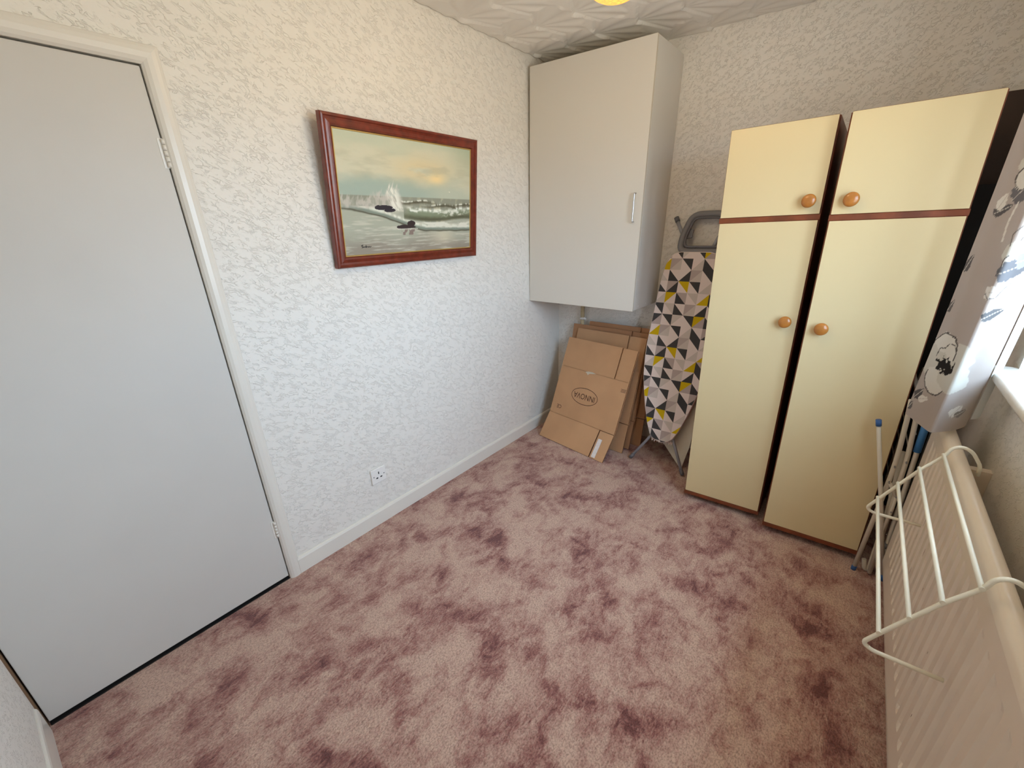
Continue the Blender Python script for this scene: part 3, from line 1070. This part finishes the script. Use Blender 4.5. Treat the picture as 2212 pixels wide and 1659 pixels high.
# cells as (diagonal, upper colour, lower colour); '/' upper = upper left, '\' upper = upper right
PAT = [
    ['/WY', '/MG', '\\DW', '/WG', '\\WD', '/MD'],
    ['\\WG', '\\WD', '/WD', '/MG', '\\DW', '/WG'],
    ['\\WD', '/MD', '\\YW', '\\DW', '/WG', '/WY'],
    ['/WG', '/YW', '\\MD', '\\GW', '/WY', '\\MD'],
    ['\\DW', '\\GW', '\\WD', '/MG', '/WD', '\\DW'],
    ['/DM', '\\DW', '/GW', '\\DW', '/YM', '\\WD'],
]
cu, cv = 0.0655, 0.068
u_ab, v_r3 = -0.157, 1.030
verts, faces, mids = [], [], []
for r in range(-3, 18):
    v_top = v_r3 + 2 * cv - r * cv
    for c in range(-2, 8):
        cell = PAT[r % 6][c % 6]
        ul = (u_ab + (c - 1) * cu, v_top); ur = (ul[0] + cu, v_top)
        ll = (ul[0], v_top - cv); lr = (ur[0], v_top - cv)
        tris = ((ul, ll, ur), (ur, ll, lr)) if cell[0] == '/' else ((ul, lr, ur), (ul, ll, lr))
        for tri, k in zip(tris, cell[1:]):
            pgn = clip(list(tri), outline)
            if len(pgn) < 3:
                continue
            faces.append(tuple(range(len(verts), len(verts) + len(pgn))))
            verts += [Q(p[0], p[1], 0.012) for p in pgn]
            mids.append(keys.index(k))
cover = mesh_obj('cover', verts, faces, pmats, ib, mids)
# padded rim and underside
verts, faces = [], []
N = len(outline)
rings_ = []
for off, sh in ((0.012, 0.0), (0.008, 0.0045), (0.0, 0.006), (-0.016, 0.006), (-0.02, 0.0)):
    ring = []
    for (u, v_) in outline:
        du, dv = u - cen, v_ - 0.6
        L = math.hypot(du, dv) or 1
        ring.append(len(verts))
        verts.append(Q(u + du / L * sh, v_ + dv / L * sh, off))
    rings_.append(ring)
for i in range(len(rings_) - 1):
    for k in range(N):
        faces.append((rings_[i][k], rings_[i][(k + 1) % N], rings_[i + 1][(k + 1) % N], rings_[i + 1][k]))
faces.append(tuple(rings_[-1]))
rim = mesh_obj('cover_edge', verts, faces, pmats[0], ib, smooth=False)
# gathered elastic below the nose
bm = bmesh.new()
for k in range(9):
    u0 = -0.085 + k * 0.016
    add_tube(bm, [Q(u0, 0.016, -0.012), Q(u0 + 0.006, -0.006 - 0.004 * (k % 2), -0.004), Q(u0 + 0.013, 0.014, -0.014)], 0.005, 6)
bm_obj('gathered_hem', bm, pmats[0], ib)
# iron rest: rounded tubular frame at the top end
loop = rounded_path([Q(0.02, 1.212, -0.01), Q(-0.126, 1.212, -0.01), Q(-0.122, 1.30, -0.01), Q(-0.080, 1.424, -0.01), Q(0.106, 1.424, -0.01), Q(0.148, 1.30, -0.01), Q(0.152, 1.212, -0.01), Q(0.02, 1.212, -0.01)], 0.05, 8)
bm = bmesh.new()
add_tube(bm, loop[:-1], 0.0195, 14, closed=True, flat=1.0)
bm_obj('iron_rest', bm, M_grey, ib)
loop = rounded_path([Q(0.0, 1.236, -0.0), Q(-0.102, 1.236, -0.0), Q(-0.098, 1.30, -0.0), Q(-0.064, 1.402, -0.0), Q(0.090, 1.402, -0.0), Q(0.124, 1.30, -0.0), Q(0.128, 1.236, -0.0), Q(0.0, 1.236, -0.0)], 0.03, 6)
bm = bmesh.new()
add_tube(bm, loop[:-1], 0.0075, 8, closed=True)
bm_obj('rest_inner_rim', bm, M_greylid, ib)
bm = bmesh.new()
pts = [Q(-0.090, 1.345, -0.005), Q(-0.062, 1.338, -0.005), Q(-0.066, 1.292, -0.005), Q(-0.098, 1.285, -0.005)]
bt = [p - nn * 0.012 for p in pts]
f_ = [bm.verts.new(p) for p in pts + bt]
for q in ((0, 1, 2, 3), (7, 6, 5, 4), (0, 4, 5, 1), (1, 5, 6, 2), (2, 6, 7, 3), (3, 7, 4, 0)):
    bm.faces.new([f_[i] for i in q])
bmesh.ops.recalc_face_normals(bm, faces=bm.faces)
bm_obj('rest_tab', bm, M_greylid, ib)
# folded legs: wide foot frame at the top, splayed feet at the bottom
tp = Q(-0.176, 1.405, -0.03)
leg = tube('leg', [Q(-0.178, 1.395, -0.035), Q(-0.125, 1.30, -0.04), Q(-0.06, 1.12, -0.05), Q(-0.03, 0.55, -0.055)], 0.0105, M_greym, ib, 12)
tube('foot_cap', [Q(-0.1905, 1.417, -0.0345), Q(-0.176, 1.392, -0.035)], 0.0145, M_greylid, leg, 12)
leg = tube('leg', [Q(0.134, 1.395, -0.035), Q(0.081, 1.30, -0.04), Q(0.016, 1.12, -0.05), Q(-0.014, 0.55, -0.055)], 0.0105, M_greym, ib, 12)
tube('foot_cap', [Q(0.1465, 1.417, -0.0345), Q(0.132, 1.392, -0.035)], 0.0145, M_greylid, leg, 12)
for fx, fy, ex in ((0.848, -0.396, -0.05), (1.210, -0.422, 0.012)):
    f0 = Vector((fx - 1.05, fy + 0.36, 0.012))
    top_ = Q(ex, 0.10, -0.036)
    leg = tube('leg', [f0, top_, Q(ex * 0.8, 0.45, -0.045)], 0.0095, M_greym, ib, 12)
    tube('foot_cap', [f0 + (f0 - top_).normalized() * 0.006, f0 + (top_ - f0).normalized() * 0.03], 0.0118, M_greylid, leg, 12)

# cream board leaning behind the ironing board
cp_pts = [(1.178, -0.352, 0.003), (1.010, -0.262, 0.125), (0.990, -0.160, 0.62), (1.225, -0.200, 0.64), (1.205, -0.318, 0.16)]
off = Vector((0.1, 0.95, -0.25)).normalized() * 0.006
verts = [Vector(p) for p in cp_pts] + [Vector(p) + off for p in cp_pts]
n = len(cp_pts)
faces = [tuple(range(n)), tuple(range(2 * n - 1, n - 1, -1))] + [(i, n + i, n + (i + 1) % n, (i + 1) % n) for i in range(n)]
o = mesh_obj('leaning_panel', verts, faces, M_panel)
bm = bmesh.new(); bm.from_mesh(o.data); bmesh.ops.recalc_face_normals(bm, faces=bm.faces); bm.to_mesh(o.data); bm.free()
tag(o, 'thin cream board leaning behind the ironing board near its feet', 'board')

# ------------------------------------------------------------------ radiator
RX, RY0, RY1, RZ0, RZ1 = 2.19, -2.75, -0.82, 0.125, 0.823
rad = thing('radiator', 'long cream fluted panel radiator on the right wall below the window', 'radiator', (RX, RY1, 0))
L_ = RY1 - RY0
pitch = 0.0588
nfl = int(L_ / pitch)
ys, prof2 = [], []
y = -L_
seq = []
margin = 0.5 * (L_ - (nfl - 1) * pitch)
seq.append((-L_, 0))
for k in range(nfl - 1):
    y0 = -L_ + margin + k * pitch
    for a_, d_ in ((0.0, 0), (0.006, -0.004), (0.011, -0.008), (0.020, -0.008), (0.026, -0.004), (0.032, 0)):
        seq.append((y0 + a_, d_))
seq.append((0, 0))
zs = [RZ0, RZ0 + 0.085, RZ0 + 0.100, RZ1 - 0.095, RZ1 - 0.075, RZ1 - 0.030]
dep = [0, 0, 1, 1, 0, 0]
verts, faces = [], []
for z_, dd in zip(zs, dep):
    for (yy, xx) in seq:
        verts.append((-xx * 0 + (-(xx + 0.008) * 0) + (-xx * dd * 1.0), yy, z_))
nS = len(seq)
for i in range(len(zs) - 1):
    for k in range(nS - 1):
        faces.append((i * nS + k, i * nS + k + 1, (i + 1) * nS + k + 1, (i + 1) * nS + k))
o = mesh_obj('front_panel', verts, faces, M_rad, rad)
bm = bmesh.new(); bm.from_mesh(o.data)
bmesh.ops.recalc_face_normals(bm, faces=bm.faces)
if sum(f.normal.x * f.calc_area() for f in bm.faces) > 0:
    bmesh.ops.reverse_faces(bm, faces=bm.faces)
bm.to_mesh(o.data); bm.free()
# rolled top edge
bm = bmesh.new()
prf = [(0.0, RZ1 - 0.030), (0.002, RZ1 - 0.016), (0.007, RZ1 - 0.007), (0.014, RZ1 - 0.002), (0.022, RZ1), (0.031, RZ1 - 0.002), (0.038, RZ1 - 0.008), (0.042, RZ1 - 0.018), (0.042, RZ1 - 0.05)]
ra_ = [[bm.verts.new((x, yy, z)) for x, z in prf] for yy in (-L_, 0)]
for i in range(len(prf) - 1):
    f = bm.faces.new((ra_[0][i], ra_[1][i], ra_[1][i + 1], ra_[0][i + 1])); f.smooth = True
bmesh.ops.recalc_face_normals(bm, faces=bm.faces)
bm_obj('rolled_top', bm, M_rad, rad)
box('back_panel', 0.012, 0.041, -L_ + 0.004, -0.004, RZ0 + 0.004, RZ1 - 0.03, M_rad, rad)
box('bottom_seam', 0.0, 0.012, -L_ + 0.004, -0.003, RZ0 - 0.004, RZ0 + 0.002, M_rad, rad)
for yy in (-0.25, -L_ + 0.25):
    box('wall_bracket', 0.050, 0.1295, yy - 0.015, yy + 0.015, 0.18, 0.74, M_rad, rad)
bm = bmesh.new()
for (yy, zz, hh, ww) in ((-1.28, 0.55, 0.010, 0.002), (-1.37, 0.43, 0.012, 0.0025), (-0.70, 0.44, 0.006, 0.0016), (-0.56, 0.56, 0.016, 0.0018), (-0.44, 0.60, 0.02, 0.0016), (-0.41, 0.52, 0.014, 0.0014), (-0.50, 0.44, 0.018, 0.0016), (-0.69, 0.52, 0.006, 0.0014), (-0.92, 0.50, 0.005, 0.0014), (-0.30, 0.36, 0.010, 0.002), (-0.17, 0.33, 0.008, 0.002), (-1.0, 0.36, 0.006, 0.0018)):
    vs_ = [bm.verts.new((-0.0088 if False else -0.0092, yy + ww * math.cos(2 * PI * k / 7) * (1 + 0.4 * math.sin(k * 3)), zz + hh * math.sin(2 * PI * k / 7))) for k in range(7)]
    bm.faces.new(vs_)
chips = bm_obj('paint_chips', bm, M_chip, rad)
chips['kind'] = 'stuff'
# over-radiator wire airer
ra = thing('radiator_airer', 'white wire drying rack with four bars hooked over the radiator', 'drying rack', (2.19, -1.57, 0.57))


def relv(p, root):
    return Vector(p) - Vector(root.location)


armxz = [(2.251, 0.790), (2.249, 0.822), (2.222, 0.862), (2.198, 0.872), (2.178, 0.862), (2.168, 0.830), (2.128, 0.769), (2.092, 0.700), (2.056, 0.630), (2.034, 0.586), (2.052, 0.573), (2.178, 0.573)]
YA, YB = -1.245, -1.895
for ya in (YA, YB):
    pts = [relv((x, ya, z), ra) for x, z in armxz]
    tube('side_arm', rounded_path(pts, 0.014, 4), 0.0050, M_wire, ra, 10)
for x, z in ((2.166, 0.833), (2.125, 0.772), (2.089, 0.703), (2.053, 0.633)):
    tube('drying_bar', [relv((x, YA + 0.006, z), ra), relv((x, YB - 0.006, z), ra)], 0.0050, M_wire, ra, 10)

# ------------------------------------------------------------------ folded floor airer between wardrobe and radiator
fa = thing('clothes_airer', 'folded clothes airer of pale tubes with blue caps squeezed beside the right wardrobe', 'clothes airer', (2.15, -0.78, 0))
ya = -0.782


def A(x, z, y=ya):
    return relv((x, y, z), fa)


l1 = tube('frame_tube', rounded_path([A(2.112, 0.010), A(2.1265, 0.475), A(2.126, 0.599), A(2.114, 0.785), A(2.108, 0.85)], 0.08, 6), 0.0088, M_tube, fa, 12)
tube('foot_cap', [A(2.1115, 0.0), A(2.1123, 0.022)], 0.0102, M_blued, l1, 12)
l2 = tube('cross_leg', [A(2.034, 0.735, ya - 0.020), A(2.219, 0.008, ya - 0.020 + 0.012)], 0.0080, M_tube, fa, 12)
tube('end_cap', [A(2.0300, 0.752, ya - 0.020), A(2.0365, 0.726, ya - 0.020)], 0.0100, M_blued, l2, 12)
tube('end_cap', [A(2.2205, 0.001, ya - 0.008), A(2.2125, 0.032, ya - 0.008)], 0.0100, M_blued, l2, 12)
l3 = tube('frame_tube', rounded_path([A(2.169, 0.010), A(2.156, 0.603), A(2.144, 0.735), A(2.138, 0.80), A(2.142, 0.82, -0.70), A(2.150, 0.82, -0.16), A(2.150, 0.78, -0.14), A(2.165, 0.010, -0.14)], 0.05, 6), 0.0088, M_tube, fa, 12)
l4 = tube('frame_tube', rounded_path([A(2.198, 0.010), A(2.191, 0.189), A(2.176, 0.654), A(2.172, 0.80), A(2.178, 0.83, -0.70), A(2.190, 0.83, -0.16), A(2.190, 0.78, -0.14), A(2.20, 0.010, -0.14)], 0.05, 6), 0.0088, M_tube, fa, 12)
tube('blue_sleeve', [A(2.1765, 0.640), A(2.1722, 0.795)], 0.0125, M_blue, l4, 12)
l5 = tube('frame_tube', rounded_path([A(2.139, 0.06, ya + 0.02), A(2.150, 0.010, ya + 0.02), A(2.165, 0.012, ya + 0.02), A(2.160, 0.30, ya + 0.02), A(2.140, 0.62, ya + 0.02)], 0.012, 5), 0.0088, M_tube, fa, 12)
for pts in ([(2.1265, 0.486), (2.163, 0.428)], [(2.163, 0.428), (2.164, 0.354), (2.158, 0.240)]):
    tube('link_bar', [A(x, z, ya - 0.012) for x, z in pts], 0.0068, M_tube, fa, 10)
for x, z in ((2.1268, 0.560), (2.156, 0.590), (2.1265, 0.486), (2.163, 0.428), (2.164, 0.354), (2.172, 0.10)):
    tube('rivet', [A(x, z, ya - 0.021), A(x, z, ya - 0.008)], 0.0035, M_screw, fa, 8)
for k in range(7):
    z = 0.80 - k * 0.09
    tube('hanging_wire', [A(2.1555 + 0.001 * k, z, -0.776), A(2.156 + 0.001 * k, z, -0.15)], 0.0022, M_tube, fa, 6)
for k in range(3):
    z = 0.70 - k * 0.10
    tube('joint_cap', [A(2.185, 0.165 - 0.04 * k, ya), A(2.183, 0.19 - 0.04 * k, ya)], 0.0125, M_grey, l4, 10)

# ------------------------------------------------------------------ curtain
cur = thing('curtain', 'taupe curtain printed with white and grey flowers beside the right wardrobe', 'curtain', (2.2, -0.85, 0.75))
path = [(2.085, -0.936, 0.842), (2.100, -0.962, 0.838), (2.124, -1.004, 0.832), (2.143, -1.040, 0.829), (2.150, -1.050, 0.829), (2.160, -1.049, 0.830), (2.180, -1.034, 0.832), (2.206, -1.018, 0.836), (2.230, -0.998, 0.848), (2.238, -0.982, 0.853)]


def catmull(P, n):
    P = np.array(P, float)
    P = np.vstack([2 * P[0] - P[1], P, 2 * P[-1] - P[-2]])
    out = []
    m_ = len(P) - 3
    for k in range(n):
        t = k / (n - 1) * m_
        i = min(int(t), m_ - 1)
        f = t - i
        p0, p1, p2, p3 = P[i:i + 4]
        out.append(0.5 * ((2 * p1) + (-p0 + p2) * f + (2 * p0 - 5 * p1 + 4 * p2 - p3) * f ** 2 + (-p0 + 3 * p1 - 3 * p2 + p3) * f ** 3))
    return np.array(out)


def curtain_print(S, Z):
    """S, Z in metres on the cloth"""
    n = fbm(S * 30, Z * 30, 4)
    nb = fbm(S * 90 + 7, Z * 90, 3)
    col = np.zeros(S.shape + (3,)) + np.array((182, 169, 160.))
    def put(mask, c):
        t = np.clip(mask, 0, 1)[..., None]
        return col * (1 - t) + np.array(c, float) * t
    def flower(s0, z0, r, ang, dark=True):
        nonlocal col
        for k in range(5):
            a_ = ang + k * 2 * PI / 5
            ps, pz = s0 + math.cos(a_) * r * 0.55, z0 + math.sin(a_) * r * 0.55
            d = np.hypot(S - ps, Z - pz) / (r * 0.52) + (n - 0.5) * 0.7
            col = put((d < 1.0) * 1.0, (222, 216, 206) if k % 2 else (208, 202, 190))
            if k in (1, 3):
                ring = np.abs(np.hypot(S - ps, Z - pz) / (r * 0.52) + (n - 0.5) * 0.4 - 0.96) < 0.05
                side = np.cos(np.arctan2(Z - pz, S - ps) - a_) > -0.2
                col = put(ring & side, (92, 86, 82))
        if dark:
            d = np.hypot((S - s0), (Z - z0) * 1.3) / (r * 0.30) + (nb - 0.5) * 2.2
            col = put((d < 1.0) * 1.0, (38, 34, 34))
    def leaf(s0, z0, l_, w_, ang, c=(92, 90, 92)):
        nonlocal col
        ds, dz = S - s0, Z - z0
        x = ds * math.cos(ang) + dz * math.sin(ang)
        y_ = -ds * math.sin(ang) + dz * math.cos(ang)
        d = (x / l_) ** 2 + (y_ / (w_ * (1.15 - 0.6 * x / l_))) ** 2 + (nb - 0.5) * 1.2
        col = put((d < 1) * 1.0, c)
        col = put((np.abs(y_) < 0.0012) & (np.abs(x) < l_), (200, 192, 182))
    def stroke(pts, c=(120, 114, 110), wd=0.0016):
        nonlocal col
        for i in range(len(pts) - 1):
            for t in np.linspace(0, 1, 14):
                q = (1 - t) * np.array(pts[i]) + t * np.array(pts[i + 1])
                col = put(np.hypot(S - q[0], Z - q[1]) < wd, c)
    # repeats up the drop
    for z0 in (0.0, 0.98):
        flower(0.076, z0 + 0.215, 0.098, 0.75)
        stroke([(0.030, z0 + 0.235), (0.034, z0 + 0.262), (0.052, z0 + 0.270), (0.062, z0 + 0.288), (0.085, z0 + 0.290), (0.100, z0 + 0.270), (0.100, z0 + 0.245)], (84, 78, 74))
        leaf(0.022, z0 + 0.092, 0.024, 0.012, 1.0, (96, 92, 92))
        leaf(0.050, z0 + 0.085, 0.022, 0.009, 0.5, (228, 222, 214))
        leaf(0.006, z0 + 0.040, 0.016, 0.010, 1.2, (110, 104, 102))
        leaf(0.180, z0 + 0.075, 0.024, 0.015, 1.1, (226, 220, 210))
        leaf(0.196, z0 + 0.066, 0.018, 0.010, 0.6, (140, 132, 126))
        leaf(0.160, z0 + 0.402, 0.030, 0.013, 0.5, (98, 97, 98))
        leaf(0.130, z0 + 0.468, 0.020, 0.016, 0.2, (226, 220, 212))
        leaf(0.168, z0 + 0.478, 0.018, 0.016, 0.2, (226, 220, 212))
        stroke([(0.112, z0 + 0.462), (0.128, z0 + 0.448), (0.146, z0 + 0.452), (0.158, z0 + 0.474), (0.172, z0 + 0.492)])
        flower(0.172, z0 + 0.575, 0.055, 0.3, False)
        leaf(0.168, z0 + 0.536, 0.046, 0.022, 0.35, (108, 108, 112))
        leaf(0.182, z0 + 0.556, 0.022, 0.018, 0.35, (152, 152, 156))
        leaf(0.010, z0 + 0.529, 0.030, 0.010, 1.3, (98, 92, 92))
        leaf(0.006, z0 + 0.395, 0.020, 0.009, 1.2, (104, 98, 96))
        leaf(0.055, z0 + 0.690, 0.030, 0.011, 0.5, (96, 92, 92))
        leaf(0.045, z0 + 0.712, 0.024, 0.012, 1.2, (226, 220, 210))
        leaf(0.092, z0 + 0.742, 0.034, 0.022, 0.9, (112, 108, 110))
        flower(0.110, z0 + 0.80, 0.06, 0.2, False)
        stroke([(0.095, z0 + 0.71), (0.088, z0 + 0.66), (0.094, z0 + 0.61)], (222, 216, 206), 0.0035)
        stroke([(0.128, z0 + 0.60), (0.122, z0 + 0.63), (0.138, z0 + 0.65)])
    return col


ns, nz = 170, 420
pp = catmull(path, ns)
seg_ = np.r_[0, np.cumsum(np.hypot(np.diff(pp[:, 0]), np.diff(pp[:, 1])))]
zt = 2.28
verts = np.zeros((ns, nz, 3))
SS = np.zeros((ns, nz)); ZZ = np.zeros((ns, nz))
for k in range(nz):
    f = k / (nz - 1)
    z = pp[:, 2] * (1 - f) + zt * f
    lean = 0.046 * (z - 0.75)
    wob = 0.002 * np.sin(seg_ * 40 + f * 5) * (1 - f)
    verts[:, k, 0] = np.minimum(pp[:, 0] + lean * (1 - 0.5 * f) - 0.0042, W - 0.006)
    verts[:, k, 1] = pp[:, 1] + wob + 0.006 * np.sin(seg_ * 52) * f
    verts[:, k, 2] = z
    SS[:, k] = seg_
    ZZ[:, k] = z - pp[:, 2]
# straighten the parametrisation: the cloth is about 0.30 m wide where it shows
SSn = SS
cc = curtain_print(SSn, ZZ + 0.0)
idx = np.arange(ns * nz).reshape(ns, nz)
ff = np.stack([idx[:-1, :-1], idx[1:, :-1], idx[1:, 1:], idx[:-1, 1:]], -1).reshape(-1, 4)
M_cloth = print_material('curtain_cloth', 0.85, (900, 0.0004), 0.32)
vv3 = (verts.reshape(-1, 3) - np.array(cur.location))
drop = mesh_obj('cloth', vv3.tolist(), ff.tolist(), M_cloth, cur, smooth=True)
colour_attr(drop.data, srgb2lin(np.clip(cc.reshape(-1, 3), 0, 255)))
# white lining seen along the inner edge
M_lining = mat('curtain_lining', (226, 228, 226), rough=0.8)
lv = []
lp = [(2.266, -0.935), (2.260, -0.950), (2.250, -0.964), (2.239, -0.974)]
for f in np.linspace(0, 1, 40):
    for (x, y_) in lp:
        z = 0.872 * (1 - f) + zt * f
        lv.append((min(x + 0.046 * (z - 0.75) * (1 - 0.5 * f), W - 0.005) - cur.location.x, y_ - cur.location.y, z - cur.location.z))
lf = [(i * 4 + k, i * 4 + k + 1, (i + 1) * 4 + k + 1, (i + 1) * 4 + k) for i in range(39) for k in range(3)]
mesh_obj('lining', lv, lf, M_lining, cur, smooth=True)
rail = tube('curtain_rail', [relv((2.285, -2.55, 2.30), cur), relv((2.285, -0.62, 2.30), cur)], 0.012, M_plastic, cur, 12)
for yy in (-2.4, -1.6, -0.7):
    bm = bmesh.new()
    q = relv((2.285, yy, 2.30), cur)
    add_box(bm, q.x - 0.004, W - cur.location.x - 0.0005, q.y - 0.008, q.y + 0.008, q.z - 0.01, q.z + 0.01)
    bm_obj('rail_bracket', bm, M_plastic, rail)

# ------------------------------------------------------------------ ceiling lamp
LP = Vector((1.105, -1.490, 2.244))
lamp = thing('pendant_lamp', 'glowing orange globe pendant lamp hanging from the ceiling', 'lamp', tuple(LP))
M_shade = bpy.data.materials.new('orange_woven_shade')
M_shade.use_nodes = True
nt = M_shade.node_tree
b = nt.nodes['Principled BSDF']
tc = nt.nodes.new('ShaderNodeTexCoord')
vo = nt.nodes.new('ShaderNodeTexVoronoi')
vo.feature = 'DISTANCE_TO_EDGE'
vo.inputs['Scale'].default_value = 55
nt.links.new(tc.outputs['Object'], vo.inputs['Vector'])
rp = nt.nodes.new('ShaderNodeValToRGB')
rp.color_ramp.elements[0].position = 0.0
rp.color_ramp.elements[0].color = (*lin((214, 96, 8)), 1)
rp.color_ramp.elements[1].position = 0.25
rp.color_ramp.elements[1].color = (*lin((255, 176, 52)), 1)
nt.links.new(vo.outputs['Distance'], rp.inputs[0])
b.inputs['Base Color'].default_value = (0.30, 0.09, 0.01, 1)
nt.links.new(rp.outputs[0], b.inputs['Emission Color'])
b.inputs['Emission Strength'].default_value = 0.8
b.inputs['Roughness'].default_value = 0.5
# open weave: the gaps between the strands let the bulb's light out
tr = nt.nodes.new('ShaderNodeBsdfTransparent')
mx = nt.nodes.new('ShaderNodeMixShader')
mx.inputs[0].default_value = 0.5
nt.links.new(b.outputs[0], mx.inputs[1])
nt.links.new(tr.outputs[0], mx.inputs[2])
nt.links.new(mx.outputs[0], nt.nodes['Material Output'].inputs['Surface'])
RS = 0.125
prof_ = [(0.045, 0.117), (0.050, 0.114)] + [(RS * math.sin(a_), RS * math.cos(a_)) for a_ in np.linspace(0.42, PI - 0.02, 22)]
lathe('shade', prof_, M_shade, lamp, 40)
lathe('lampholder', [(0.016, 0.110), (0.022, 0.115), (0.022, 0.15), (0.010, 0.165)], M_plastic, lamp, 16)
tube('flex', [(0, 0, 0.16), (0, 0, H - LP.z - 0.02)], 0.0035, M_plastic, lamp, 8)
lathe('ceiling_rose', [(0.045, H - LP.z - 0.026), (0.048, H - LP.z - 0.020), (0.050, H - LP.z - 0.003)], M_plastic, lamp, 24)
ld = bpy.data.lights.new('bulb', 'POINT')
ld.energy = LAMP_W
ld.color = (1.0, 0.80, 0.46)
ld.shadow_soft_size = 0.08
lo = bpy.data.objects.new('bulb', ld)
C.objects.link(lo)
lo.parent = lamp
lo.location = (0, 0, 0)
lamp.children[0].visible_shadow = True
